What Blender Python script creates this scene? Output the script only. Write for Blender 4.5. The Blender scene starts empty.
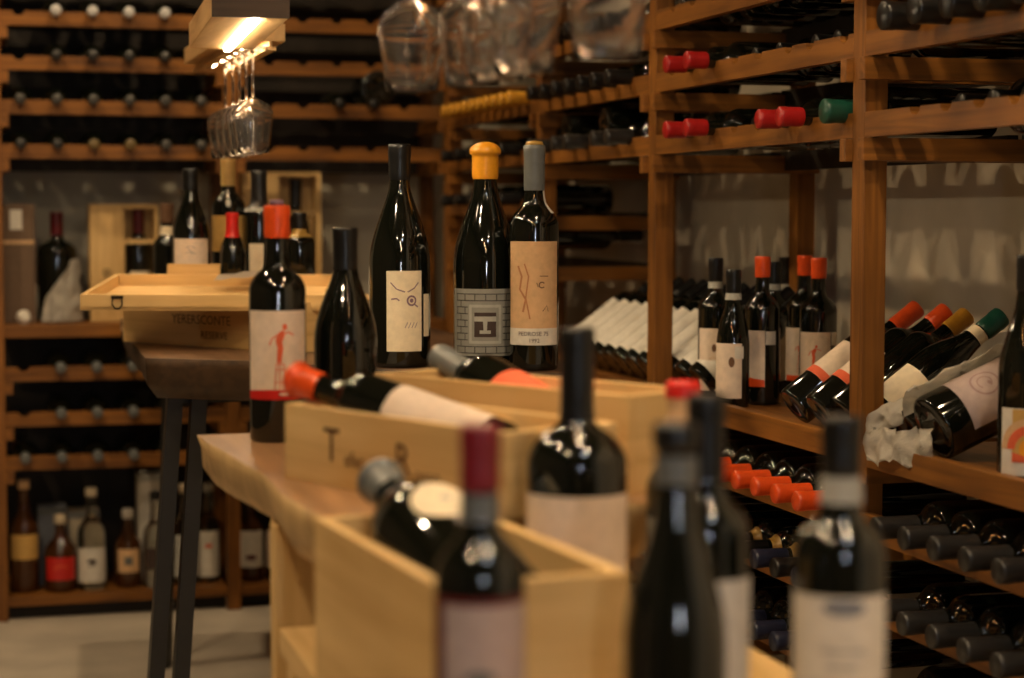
import bpy, bmesh, math, random
from mathutils import Vector, Matrix, Quaternion, noise
R = math.radians
PI = math.pi
rng = random.Random(7)
S = bpy.context.scene
COL = S.collection

# ------------------------------------------------------------------ camera
cam_d = bpy.data.cameras.new('camera')
cam = bpy.data.objects.new('camera', cam_d)
COL.objects.link(cam)
cam_d.sensor_width = 36.0
cam_d.lens = 1950 * 36.0 / 1024
cam_d.clip_start = 0.05
cam.location = (0, 0, 1.18)
YAW, PIT, ROL = R(15.6), R(3.72), R(0.065)
fw = Vector((math.sin(YAW) * math.cos(PIT), math.cos(YAW) * math.cos(PIT), -math.sin(PIT)))
rt = Vector((math.cos(YAW), -math.sin(YAW), 0))
up = rt.cross(fw)
rt, up = rt * math.cos(ROL) + up * math.sin(ROL), up * math.cos(ROL) - rt * math.sin(ROL)
cam.rotation_euler = Matrix((rt, up, -fw)).transposed().to_euler()
cam_d.dof.use_dof = True
cam_d.dof.focus_distance = 3.3
cam_d.dof.aperture_fstop = 2.9
S.camera = cam

# ------------------------------------------------------------------ world, exposure
w = bpy.data.worlds.new('world')
S.world = w
w.use_nodes = True
w.node_tree.nodes['Background'].inputs[0].default_value = (1.0, 0.72, 0.42, 1)
w.node_tree.nodes['Background'].inputs[1].default_value = 0.02
S.view_settings.view_transform = 'Standard'
S.view_settings.look = 'None'
S.view_settings.exposure = 0.5
S.view_settings.gamma = 1.0
S.view_settings.use_curve_mapping = False
LED_POWER = 60.0
LED_NEAR = 190.0
BULB_E = 800.0
PANEL_E = 16.0
TUBE_E = 110.0
WARM = (1.0, 0.72, 0.42)
# ceiling lamps of the cellar: (x, y)
SPOTS = [(-.45, .8), (.92, .8), (-.45, 2.0), (.92, 2.0), (-.5, 3.3), (-.45, 4.8), (.6, 4.8)]

# ------------------------------------------------------------------ materials
MATS = {}


def nodes(m):
    m.use_nodes = True
    nt = m.node_tree
    return nt, nt.nodes['Principled BSDF']


def plain(name, col, rough=0.5, metal=0.0, var=0.0, scale=60.0, spec=0.5, bump=0.0):
    if name in MATS:
        return MATS[name]
    m = bpy.data.materials.new(name)
    nt, b = nodes(m)
    b.inputs['Base Color'].default_value = (*col, 1)
    b.inputs['Roughness'].default_value = rough
    b.inputs['Metallic'].default_value = metal
    b.inputs['Specular IOR Level'].default_value = spec
    tc = nt.nodes.new('ShaderNodeTexCoord')
    nz = nt.nodes.new('ShaderNodeTexNoise')
    nz.inputs['Scale'].default_value = scale
    nz.inputs['Detail'].default_value = 5
    nt.links.new(tc.outputs['Object'], nz.inputs['Vector'])
    if var > 0:
        r = nt.nodes.new('ShaderNodeValToRGB')
        r.color_ramp.elements[0].position = .3
        r.color_ramp.elements[1].position = .7
        r.color_ramp.elements[0].color = (*[c * (1 - var) for c in col], 1)
        r.color_ramp.elements[1].color = (*[min(1, c * (1 + var)) for c in col], 1)
        nt.links.new(nz.outputs['Fac'], r.inputs['Fac'])
        nt.links.new(r.outputs['Color'], b.inputs['Base Color'])
    if bump > 0:
        bp = nt.nodes.new('ShaderNodeBump')
        bp.inputs['Strength'].default_value = bump
        bp.inputs['Distance'].default_value = 0.004
        nt.links.new(nz.outputs['Fac'], bp.inputs['Height'])
        nt.links.new(bp.outputs['Normal'], b.inputs['Normal'])
    MATS[name] = m
    return m


def wood(name, dark, light, axis='X', rough=0.5, scale=14.0, knots=True, coord='Object'):
    if name in MATS:
        return MATS[name]
    m = bpy.data.materials.new(name)
    nt, b = nodes(m)
    tc = nt.nodes.new('ShaderNodeTexCoord')
    mp = nt.nodes.new('ShaderNodeMapping')
    s = {'X': (.06, 1, 1), 'Y': (1, .06, 1), 'Z': (1, 1, .06)}[axis]
    mp.inputs['Scale'].default_value = [k * scale for k in s]
    nt.links.new(tc.outputs[coord], mp.inputs['Vector'])
    n1 = nt.nodes.new('ShaderNodeTexNoise')
    n1.inputs['Scale'].default_value = 4.0
    n1.inputs['Detail'].default_value = 6
    n1.inputs['Distortion'].default_value = .6
    nt.links.new(mp.outputs[0], n1.inputs['Vector'])
    n2 = nt.nodes.new('ShaderNodeTexNoise')
    n2.inputs['Scale'].default_value = 2.3
    n2.inputs['Detail'].default_value = 3
    nt.links.new(tc.outputs[coord], n2.inputs['Vector'])
    mx = nt.nodes.new('ShaderNodeMath')
    mx.operation = 'MULTIPLY_ADD'
    mx.inputs[1].default_value = .55
    nt.links.new(n2.outputs['Fac'], mx.inputs[0])
    m2 = nt.nodes.new('ShaderNodeMath')
    m2.operation = 'MULTIPLY'
    m2.inputs[1].default_value = .5
    nt.links.new(n1.outputs['Fac'], m2.inputs[0])
    nt.links.new(m2.outputs[0], mx.inputs[2])
    r = nt.nodes.new('ShaderNodeValToRGB')
    r.color_ramp.elements[0].position = .38
    r.color_ramp.elements[1].position = .64
    r.color_ramp.elements[0].color = (*dark, 1)
    r.color_ramp.elements[1].color = (*light, 1)
    nt.links.new(mx.outputs[0], r.inputs['Fac'])
    nt.links.new(r.outputs['Color'], b.inputs['Base Color'])
    bp = nt.nodes.new('ShaderNodeBump')
    bp.inputs['Strength'].default_value = .25
    bp.inputs['Distance'].default_value = .002
    nt.links.new(n1.outputs['Fac'], bp.inputs['Height'])
    nt.links.new(bp.outputs['Normal'], b.inputs['Normal'])
    b.inputs['Roughness'].default_value = rough
    b.inputs['Specular IOR Level'].default_value = .35
    MATS[name] = m
    return m


RD, RL = (.085, .031, .006), (.315, .124, .021)
RACK = {a: wood('rack_wood_' + a, RD, RL, a, .45) for a in 'XYZ'}
PD, PL = (.56, .345, .125), (.80, .55, .245)
PINE = {a: wood('pine_' + a, PD, PL, a, .55, 10) for a in 'XYZ'}
SLAB = wood('slab_top', (.17, .085, .038), (.40, .22, .10), 'Y', .38, 8)
BARK = wood('slab_live_edge', (.30, .18, .075), (.62, .42, .19), 'Z', .6, 12)
DSLAB = wood('dark_slab', (.05, .028, .016), (.16, .085, .042), 'Y', .4, 9)
DBARK = wood('dark_slab_edge', (.012, .007, .004), (.06, .030, .012), 'Y', .6, 12)
BSHADE = wood('interior_shade_wood', (.012, .009, .006), (.028, .020, .013), 'Z', .6, 8)  # near-black wood: shade inside the racks is put into its colour
BGLASS = plain('bottle_glass', (.004, .005, .003), .05)
BGLASS.node_tree.nodes['Principled BSDF'].inputs['IOR'].default_value = 1.72


def glass(name, col=(1, 1, 1), rough=0.0, ior=1.45):
    if name in MATS:
        return MATS[name]
    m = bpy.data.materials.new(name)
    nt, b = nodes(m)
    b.inputs['Base Color'].default_value = (*col, 1)
    b.inputs['Roughness'].default_value = rough
    b.inputs['IOR'].default_value = ior
    b.inputs['Transmission Weight'].default_value = 1.0
    nz = nt.nodes.new('ShaderNodeTexNoise')
    nz.inputs['Scale'].default_value = 25
    bp = nt.nodes.new('ShaderNodeBump')
    bp.inputs['Strength'].default_value = .02
    nt.links.new(nz.outputs['Fac'], bp.inputs['Height'])
    nt.links.new(bp.outputs['Normal'], b.inputs['Normal'])
    MATS[name] = m
    return m


def emit(name, col, e):
    if name in MATS:
        return MATS[name]
    m = bpy.data.materials.new(name)
    nt, b = nodes(m)
    b.inputs['Base Color'].default_value = (.8, .8, .8, 1)
    b.inputs['Emission Color'].default_value = (*col, 1)
    b.inputs['Emission Strength'].default_value = e
    MATS[name] = m
    return m


WGLASS = glass('wine_glass')
WGLASS.node_tree.nodes['Principled BSDF'].inputs['Transmission Weight'].default_value = .991
CLEAR = glass('clear_spirit_glass', (.93, .95, .90))
AMBER = plain('amber_spirit', (.06, .020, .005), .08)
BLACK = plain('black_steel', (.008, .008, .008), .45, var=.2)
PAPER = plain('paper', (.62, .56, .48), .85, var=.06, scale=40, bump=.1)
TISSUE = plain('tissue_paper', (.74, .70, .62), .9, var=.08, scale=30, bump=.5)
TISSUE.node_tree.nodes['Principled BSDF'].inputs['Transmission Weight'].default_value = 0
COLS = dict(
    red=(.40, .012, .012), brightred=(.60, .02, .015), orange=(.78, .085, .012), black=(.007, .007, .007), yellow=(.62, .30, .03),
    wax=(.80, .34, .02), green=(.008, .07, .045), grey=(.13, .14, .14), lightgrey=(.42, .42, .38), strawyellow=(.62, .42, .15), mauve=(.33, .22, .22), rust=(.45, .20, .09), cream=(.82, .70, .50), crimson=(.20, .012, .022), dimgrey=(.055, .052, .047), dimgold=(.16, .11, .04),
    white=(.72, .68, .60), pinkwhite=(.78, .64, .51), navy=(.015, .018, .04), gold=(.45, .27, .06), tan=(.66, .42, .22),
    wine=(.10, .006, .008), stone=(.28, .28, .25), coral=(.75, .13, .05), pink=(.46, .36, .34), ink=(.05, .03, .025),
    brown=(.16, .08, .04), ochre=(.60, .36, .10), bluegrey=(.22, .24, .28), violet=(.22, .13, .18), dullgrey=(.022, .021, .020), silver=(.55, .55, .55))


def C_(n, rough=None):
    ro = rough if rough is not None else (.32 if n in ('red', 'brightred', 'orange', 'black', 'yellow', 'wax', 'green', 'grey', 'navy', 'gold', 'wine', 'dullgrey', 'silver', 'strawyellow', 'crimson', 'dimgrey', 'dimgold') else .8)
    return plain('paint_' + n + ('' if rough is None else '_%d' % int(rough * 100)), COLS[n], ro, var=.08, scale=80)


# ------------------------------------------------------------------ mesh helpers
class MB:
    def __init__(self):
        self.bm = bmesh.new()

    def box(self, c, s, rz=0.0, bev=0.0, M=None):
        g = bmesh.ops.create_cube(self.bm, size=1.0)
        v = g['verts']
        T = Matrix.Translation(Vector(c)) @ Matrix.Rotation(rz, 4, 'Z') @ Matrix.Diagonal((*s, 1))
        if M is not None:
            T = M @ T
        bmesh.ops.transform(self.bm, matrix=T, verts=v)
        if bev > 0:
            es = list({e for x in v for e in x.link_edges})
            bmesh.ops.bevel(self.bm, geom=es, offset=bev, segments=2, affect='EDGES', profile=.6)
        return self

    def lathe(self, prof, n=32, M=None, smooth=True):
        rows = []
        for r, z in prof:
            if r < 1e-6:
                rows.append([self.bm.verts.new((0, 0, z))])
            else:
                rows.append([self.bm.verts.new((r * math.cos(2 * PI * i / n), r * math.sin(2 * PI * i / n), z)) for i in range(n)])
        for a, b in zip(rows, rows[1:]):
            for i in range(n):
                j = (i + 1) % n
                q = []
                if len(a) == 1 and len(b) == 1:
                    continue
                if len(a) == 1:
                    q = [a[0], b[j], b[i]]
                elif len(b) == 1:
                    q = [a[i], a[j], b[0]]
                else:
                    q = [a[i], a[j], b[j], b[i]]
                f = self.bm.faces.new(q)
                f.smooth = smooth
        if M is not None:
            bmesh.ops.transform(self.bm, matrix=M, verts=[v for r in rows for v in r])
        return self

    def prism(self, poly, vec, smooth=False):
        """poly: list of 3d points (planar), extruded along vec"""
        a = [self.bm.verts.new(p) for p in poly]
        b = [self.bm.verts.new(Vector(p) + Vector(vec)) for p in poly]
        n = len(a)
        self.bm.faces.new(a)
        self.bm.faces.new(list(reversed(b)))
        for i in range(n):
            j = (i + 1) % n
            f = self.bm.faces.new([a[j], a[i], b[i], b[j]])
            f.smooth = smooth
        return self

    def tube(self, pts, r, n=10):
        pts = [Vector(p) for p in pts]
        prev = None
        for i, p in enumerate(pts):
            t = (pts[min(i + 1, len(pts) - 1)] - pts[max(i - 1, 0)]).normalized()
            q = t.to_track_quat('Z', 'Y')
            ring = [self.bm.verts.new(p + q @ Vector((r * math.cos(2 * PI * k / n), r * math.sin(2 * PI * k / n), 0))) for k in range(n)]
            if prev:
                for k in range(n):
                    f = self.bm.faces.new([prev[k], prev[(k + 1) % n], ring[(k + 1) % n], ring[k]])
                    f.smooth = True
            else:
                self.bm.faces.new(list(reversed(ring)))
            prev = ring
        self.bm.faces.new(prev)
        return self

    def mesh(self, name, mat, off=None, recalc=True):
        if recalc:
            bmesh.ops.recalc_face_normals(self.bm, faces=self.bm.faces)
        if off is not None:
            bmesh.ops.translate(self.bm, vec=-Vector(off), verts=self.bm.verts)
        me = bpy.data.meshes.new(name)
        self.bm.to_mesh(me)
        self.bm.free()
        if mat:
            me.materials.append(mat)
        return me


WORLD = {}


def link(name, data, parent=None):
    o = bpy.data.objects.new(name, data)
    COL.objects.link(o)
    if parent is not None:
        o.parent = parent
    return o


def tag(o, label, cat, group=None, kind=None):
    o['label'] = label
    o['category'] = cat
    if group:
        o['group'] = group
    if kind:
        o['kind'] = kind
    return o


def thing(name, label, cat, loc=(0, 0, 0), group=None, rot=None):
    o = link(name, None)
    o.empty_display_size = .05
    o.location = loc
    if rot is not None:
        o.rotation_mode = 'QUATERNION'
        o.rotation_quaternion = rot
    WORLD[o.name] = Vector(loc)
    return tag(o, label, cat, group)


def part(name, mb, mat, parent, world=False, label=None):
    """world=True: mesh was built in world coordinates; bring it into the unrotated parent's frame"""
    root = parent
    while root.parent is not None:
        root = root.parent
    me = mb.mesh(name, mat, WORLD[root.name] if world else None) if isinstance(mb, MB) else mb
    o = link(name, me, parent)
    if label:
        o['label'] = label
    return o


def single(name, mb, mat, label, cat, base, group=None):
    o = link(name, mb.mesh(name, mat, base))
    o.location = base
    return tag(o, label, cat, group)


def struct(name, mb, mat, parent=None):
    o = link(name, mb.mesh(name, mat), parent)
    if parent is None:
        o['kind'] = 'structure'
    return o


# ------------------------------------------------------------------ room
plaster = plain('plaster', (.62, .55, .43), .9, var=.12, scale=5, bump=.2)
plasterg = plain('plaster_grey', (.50, .475, .39), .9, var=.14, scale=4, bump=.2)
conc = plain('concrete', (.56, .50, .41), .7, var=.16, scale=4.5, bump=.1)
ceilm = plain('ceiling_paint', (.12, .10, .085), .9, var=.1, scale=4)
dwall = plain('dark_panelling', (.06, .045, .032), .8, var=.2, scale=4)
X0, X1, Y0, Y1, ZC = -1.7, 1.80, -1.3, 6.14, 2.75
struct('floor', MB().box(((X0 + X1) / 2, (Y0 + Y1) / 2, -.05), (X1 - X0 + .4, Y1 - Y0 + .4, .1)), conc)
struct('ceiling', MB().box(((X0 + X1) / 2, (Y0 + Y1) / 2, ZC + .05), (X1 - X0 + .4, Y1 - Y0 + .4, .1)), ceilm)
struct('wall_back', MB().box(((X0 + X1) / 2, Y1 + .05, ZC / 2), (X1 - X0 + .4, .1, ZC)), plasterg)
struct('wall_right', MB().box((X1 + .05, (Y0 + Y1) / 2, ZC / 2), (.1, Y1 - Y0, ZC)), plaster)
struct('wall_left', MB().box((X0 - .05, (Y0 + Y1) / 2, ZC / 2), (.1, Y1 - Y0, ZC)), dwall)
struct('wall_front', MB().box(((X0 + X1) / 2, Y0 - .05, ZC / 2), (X1 - X0 + .4, .1, ZC)), dwall)

# cool ceiling panel lamp near the entrance
t = thing('ceiling_lamp', 'square cool white ceiling panel lamp near the entrance', 'ceiling lamp', (.72, .25, ZC))
part('lamp_frame', MB().box((0, 0, -.02), (.30, .30, .04), bev=.003), BLACK, t)
part('diffuser', MB().box((0, 0, -.042), (.26, .26, .006)), emit('cool_diffuser', (.85, .92, 1.0), PANEL_E), t)

t = thing('added_streak_light', 'unseen cool tube added to put streaks on glasses and bottles', 'added light', (.10, Y0 + .03, 1.0))  # added light behind the camera, only for its streak reflections
part('added_light_back_plate', MB().box((0, -.015, .24), (.05, .02, .50), bev=.003), BLACK, t)
part('tube', MB().lathe([(0, 0), (.013, 0), (.013, .48), (0, .48)], 20, M=Matrix.Translation((0, .012, 0))), emit('tube_glow', (.86, .93, 1.0), TUBE_E), t)

# ceiling spots
SPOTN = ['nearest the entrance over the aisle', 'nearest the entrance over the right rack', 'second over the aisle', 'second over the right rack',
         'over the middle of the open aisle', 'over the far left end of the aisle', 'near the back right corner']
for i, (x, y) in enumerate(SPOTS):
    t = thing('ceiling_spotlight', 'round ceiling spotlight ' + SPOTN[i], 'spotlight', (x, y, ZC))
    part('housing', MB().lathe([(0, 0), (.056, 0), (.056, -.07), (.050, -.074), (.050, -.02), (0, -.02)], 24), BLACK, t)
    part('lens', MB().lathe([(0, -.062), (.02, -.063), (.032, -.068), (.032, -.055), (0, -.055)], 24), emit('spot_lens', WARM, BULB_E), t)

# ------------------------------------------------------------------ bottles
RN = .0148


def profile(kind, H, Rb, rn=RN):
    if kind == 'bordeaux':
        f = [(0, 0.012), (.5, .008), (.86, 0), (.97, .006), (1, .02), (1, .635), (.985, .655), (.93, .676), (.82, .697), (.67, .716)]
        p = [(a * Rb, b * H) for a, b in f] + [(rn + (.67 * Rb - rn) * .42, .734 * H), (rn * 1.14, .755 * H), (rn * 1.03, .785 * H), (rn, .83 * H), (rn * .95, .945 * H), (rn * 1.1, .95 * H), (rn * 1.1, .985 * H), (rn * .96, H), (0, H)]
    elif kind == 'champagne':
        f = [(0, 0.012), (.5, .008), (.86, 0), (.97, .006), (1, .02), (1, .50), (.985, .54), (.93, .59), (.83, .64), (.70, .69), (.56, .74)]
        p = [(a * Rb, b * H) for a, b in f] + [(rn + (.56 * Rb - rn) * .4, .79 * H), (rn * 1.05, .83 * H), (rn, .87 * H), (rn, .94 * H), (rn * 1.08, .95 * H), (rn * 1.05, .985 * H), (rn * .8, H), (0, H)]
    elif kind == 'burgundy':
        f = [(0, 0.012), (.5, .008), (.86, 0), (.97, .006), (1, .02), (1, .46), (.985, .50), (.94, .545), (.86, .59), (.76, .635), (.645, .68), (.53, .725)]
        p = [(a * Rb, b * H) for a, b in f] + [(rn + (.53 * Rb - rn) * .5, .765 * H), (rn * 1.12, .80 * H), (rn, .845 * H), (rn * .96, .94 * H), (rn * 1.12, .945 * H), (rn * 1.12, .98 * H), (rn * .98, H), (0, H)]
    elif kind == 'spirit':
        f = [(0, 0.01), (.86, 0), (.97, .01), (1, .03), (1, .55), (.97, .585), (.86, .62), (.66, .655), (.46, .69)]
        p = [(a * Rb, b * H) for a, b in f] + [(rn * 1.1, .73 * H), (rn, .8 * H), (rn, .9 * H), (rn * 1.1, .905 * H), (rn * 1.1, .92 * H), (0, .92 * H)]
    elif kind == 'squat':
        f = [(0, 0.01), (.86, 0), (.97, .01), (1, .03), (1, .45), (.96, .52), (.82, .59), (.6, .65), (.42, .69)]
        p = [(a * Rb, b * H) for a, b in f] + [(rn * 1.1, .73 * H), (rn, .78 * H), (rn, .86 * H), (rn * 1.1, .865 * H), (rn * 1.1, .89 * H), (0, .89 * H)]
    return p


def r_at(p, z):
    for (r0, z0), (r1, z1) in zip(p[2:], p[3:]):
        if z0 <= z <= z1 and z1 > z0:
            return r0 + (r1 - r0) * (z - z0) / (z1 - z0)
    return p[-2][0]


MC = {}


def cap_mesh(p, H, z0, dome=0.0, flare=0.0):
    zs = [z0 + (H - z0) * i / 10 for i in range(11)]
    pr = []
    rmax = max(r_at(p, z) for z in zs if z > z0 + .4 * (H - z0))
    for z in zs[:-1]:
        pr.append((max(r_at(p, z), rmax * .96) + .0009 + flare, z))
    pr[0] = (r_at(p, z0) + .0009 + flare, z0)
    if dome:
        rr = pr[-1][0]
        pr[-3:] = [(rr, zs[7]), (rr * 1.16, zs[7] + .002), (rr * 1.19, zs[8])]
        for k in range(1, 6):
            a = k / 6 * PI / 2
            pr.append((rr * 1.19 * math.cos(a), zs[8] + dome * math.sin(a)))
        pr.append((0, zs[8] + dome))
    else:
        rr = pr[-1][0]
        pr += [(rr, H - .001), (rr * .9, H + .0008), (0, H + .0008)]
    return MB().lathe(pr, 28)


def wrap_patch(p, z0, z1, a0, a1, e=.0007, cut=None):
    """cylinder patch; angles in radians about -Y (0 = facing local -Y, + = to the right seen from -Y)"""
    mb = MB()
    na = max(3, int((a1 - a0) / .12))
    nz = max(2, int((z1 - z0) / .008))
    g = []
    for i in range(nz + 1):
        row = []
        for j in range(na + 1):
            a = a0 + (a1 - a0) * j / na
            u = j / na
            zt, zb = z1, z0
            if cut:
                zb, zt = cut(u, z0, z1)
            z = zb + (zt - zb) * i / nz
            r = r_at(p, z) + e
            row.append(mb.bm.verts.new((r * math.sin(a), -r * math.cos(a), z)))
        g.append(row)
    for i in range(nz):
        for j in range(na):
            f = mb.bm.faces.new([g[i][j], g[i][j + 1], g[i + 1][j + 1], g[i + 1][j]])
            f.smooth = True
    return mb


def wrap_poly(p, polys, ca, cz, e=.0012):
    """flat outlines (metres, x right, y up about label centre) laid on the bottle wall"""
    mb = MB()
    for poly in polys:
        tmp = bmesh.new()
        tmp.faces.new([tmp.verts.new((x, y, 0)) for x, y in poly])
        bmesh.ops.triangulate(tmp, faces=tmp.faces)
        for _ in range(5):
            lg = [ed for ed in tmp.edges if abs(ed.verts[0].co.x - ed.verts[1].co.x) > .005 or ed.calc_length() > .02]
            if not lg:
                break
            bmesh.ops.subdivide_edges(tmp, edges=lg, cuts=1)
            bmesh.ops.triangulate(tmp, faces=tmp.faces)
        vm = {}
        for v in tmp.verts:
            x, y = v.co.x, v.co.y
            r = r_at(p, cz + y) + e
            a = ca + x / r
            vm[v] = mb.bm.verts.new((r * math.sin(a), -r * math.cos(a), cz + y))
        for f in tmp.faces:
            mb.bm.faces.new([vm[v] for v in f.verts])
        tmp.free()
    return mb


def text_tris(s, size, bold=False):
    cu = bpy.data.curves.new('txt', 'FONT')
    cu.body = s
    cu.size = size
    cu.align_x = 'CENTER'
    cu.align_y = 'CENTER'
    cu.resolution_u = 2
    if bold:
        cu.offset = size * .012
    o = bpy.data.objects.new('txt', cu)
    COL.objects.link(o)
    dg = bpy.context.evaluated_depsgraph_get()
    me = bpy.data.meshes.new_from_object(o.evaluated_get(dg))
    vs = [v.co.copy() for v in me.vertices]
    fs = [list(q.vertices) for q in me.polygons]
    bpy.data.objects.remove(o)
    bpy.data.curves.remove(cu)
    bpy.data.meshes.remove(me)
    return vs, fs


def wrap_text(p, s, size, ca, cz, e=.0013):
    vs, fs = text_tris(s, size)
    mb = MB()
    nv = []
    for v in vs:
        r = r_at(p, cz + v.y) + e
        a = ca + v.x / r
        nv.append(mb.bm.verts.new((r * math.sin(a), -r * math.cos(a), cz + v.y)))
    for f in fs:
        try:
            mb.bm.faces.new([nv[i] for i in f])
        except ValueError:
            pass
    return mb


def flat_text(s, size, M):
    vs, fs = text_tris(s, size)
    mb = MB()
    nv = [mb.bm.verts.new(M @ v) for v in vs]
    for f in fs:
        try:
            mb.bm.faces.new([nv[i] for i in f])
        except ValueError:
            pass
    return mb


def ell(cx, cy, rx, ry, n=20, a0=0, a1=2 * PI):
    return [(cx + rx * math.cos(a0 + (a1 - a0) * i / n), cy + ry * math.sin(a0 + (a1 - a0) * i / n)) for i in range(n)]


def ring(cx, cy, r0, r1, a0=0, a1=PI, n=16):
    return [(cx + r1 * math.cos(a0 + (a1 - a0) * i / n), cy + r1 * math.sin(a0 + (a1 - a0) * i / n)) for i in range(n + 1)] + \
           [(cx + r0 * math.cos(a1 + (a0 - a1) * i / n), cy + r0 * math.sin(a1 + (a0 - a1) * i / n)) for i in range(n + 1)]


def rings(cx, cy, r0, r1, a0, a1, n=16, parts=8):
    st = (a1 - a0) / parts
    return [ring(cx, cy, r0, r1, a0 + st * k, a0 + st * (k + 1), max(3, n // parts)) for k in range(parts)]


def stroke(pts, w):
    L, Rr = [], []
    for i, (x, y) in enumerate(pts):
        x0, y0 = pts[max(i - 1, 0)]
        x1, y1 = pts[min(i + 1, len(pts) - 1)]
        dx, dy = x1 - x0, y1 - y0
        l = math.hypot(dx, dy) or 1
        L.append((x - dy / l * w / 2, y + dx / l * w / 2))
        Rr.append((x + dy / l * w / 2, y - dx / l * w / 2))
    return L + Rr[::-1]


def bottle(label, loc, H=.30, Rb=.0375, kind='bordeaux', rn=RN, cap=None, capz=.80, dome=0, glassm=None, lab=None, labels=None,
           face=None, axis=None, roll=0.0, group=None, name='wine_bottle', band=None, art=None, flare=0.0, cat='bottle', top=None):
    """loc = centre of the base; axis = direction base->mouth; face = world angle (from -Y towards +X) the label looks at
    labels: list of (z0, z1, half angle, colour, centre angle); band: (z0, z1, colour) on the neck"""
    if axis is None:
        q = Quaternion((0, 0, 1), face or 0.0)
    else:
        q = Vector(axis).normalized().to_track_quat('Z', 'Y') @ Quaternion((0, 0, 1), roll)
    t = thing(name, label, cat, loc, group, q)
    key = (kind, round(H, 4), round(Rb, 4), round(rn, 4))
    p = profile(kind, H, Rb, rn)
    if key not in MC:
        MC[key] = MB().lathe(p, 40).mesh('glass_body', None, recalc=True)
        MC[key].materials.append(None)
    gm = glassm or BGLASS
    k2 = key + (gm.name,)
    if k2 not in MC:
        m2 = MC[key].copy()
        m2.materials.clear()
        m2.materials.append(gm)
        MC[k2] = m2
    part('glass_body', MC[k2], gm, t)
    if cap:
        k3 = key + ('cap', cap, capz, dome, flare)
        if k3 not in MC:
            MC[k3] = cap_mesh(p, H, capz * H, dome, flare).mesh('capsule', C_(cap))
        part('capsule', MC[k3], None, t)
    if band:
        k4 = key + ('band',) + band
        if k4 not in MC:
            MC[k4] = wrap_patch(p, band[0] * H, band[1] * H, -PI, PI, .0016).mesh('neck_band', C_(band[2]))
        part('neck_band', MC[k4], None, t)
    labs = []
    for li, L in enumerate(labels or []):
        z0, z1, ha, colr = L[:4]
        ca = L[4] if len(L) > 4 else 0.0
        k5 = key + ('lab',) + tuple(L)
        if k5 not in MC:
            MC[k5] = wrap_patch(p, z0 * H, z1 * H, ca - ha, ca + ha).mesh('label', C_(colr))
        labs.append(part('label' if li == 0 else 'side_label', MC[k5], None, t))
    if art:
        for nm, mbf, colr in art(p, H):
            part(nm, mbf, C_(colr), labs[0] if labs else t)
    return t


def face_cam(x, y, off=0.0):
    """angle so the label at local -Y looks at the camera"""
    return math.atan2(-x, y) * 1.0 + off


ORD = ['first', 'second', 'third', 'fourth', 'fifth', 'sixth', 'seventh', 'eighth', 'ninth', 'tenth', 'eleventh', 'twelfth']

# ------------------------------------------------------------------ racks


def rail_y(x, y0, y1, z, h, t, slots, r=.017):
    """rail running along Y, notched from above at the slots"""
    pts = [(y0, z), (y1, z), (y1, z + h)]
    for s in sorted(slots, reverse=True):
        if s < y0 + r or s > y1 - r:
            continue
        for k in range(7):
            a = k / 6 * PI
            pts.append((s + r * math.cos(a), z + h - r * .75 * math.sin(a)))
    pts.append((y0, z + h))
    return MB().prism([(x, a, b) for a, b in pts], (t, 0, 0))


def rail_x(y, x0, x1, z, h, t, slots, r=.017):
    pts = [(x0, z), (x1, z), (x1, z + h)]
    for s in sorted(slots, reverse=True):
        if s < x0 + r or s > x1 - r:
            continue
        for k in range(7):
            a = k / 6 * PI
            pts.append((s + r * math.cos(a), z + h - r * .75 * math.sin(a)))
    pts.append((x0, z + h))
    return MB().prism([(a, y, b) for a, b in pts], (0, t, 0))


XR = 1.38        # front of the right rack
DR = .36         # its depth
POSTS = [1.93, 2.855, 3.835, 4.675, 5.63]
HR = 2.45
rack = thing('wine_rack', 'tall brown timber bottle rack along the right wall with counter shelf', 'wine rack', (XR, 3.8, 0))
for py in POSTS:
    part('post', MB().box((XR + .02, py + .0225, HR / 2), (.04, .045, HR), bev=.0015), RACK['Z'], rack, True)
    part('post', MB().box((XR + DR - .02, py + .0225, HR / 2), (.04, .045, HR), bev=.0015), RACK['Z'], rack, True)
UP = [1.30, 1.428, 1.556, 1.684, 1.812, 1.94]
MID = [1.172, 1.044]
LOW = [.657, .529, .401, .273, .145]
BAYS = [(1.975, 2.855), (2.90, 3.835), (3.88, 4.675), (4.72, 5.63)]
SL = [
    [2.685 - .097 * k for k in range(7)],
    [3.739, 3.628, 3.516, 3.405, 3.293, 3.160, 3.070, 2.935],
    [4.60 - .1 * k for k in range(7)],
    [5.50 - .0785 * k for k in range(10)]]
SLOW = [[2.75, 2.69, 2.59, 2.51, 2.41, 2.32, 2.23, 2.13, 2.03], [3.73, 3.635, 3.54, 3.445, 3.345, 3.255, 3.165, 3.075, 2.985], SL[2], SL[3]]
SLOW[0] = [2.69 - .092 * k for k in range(8)]
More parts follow.
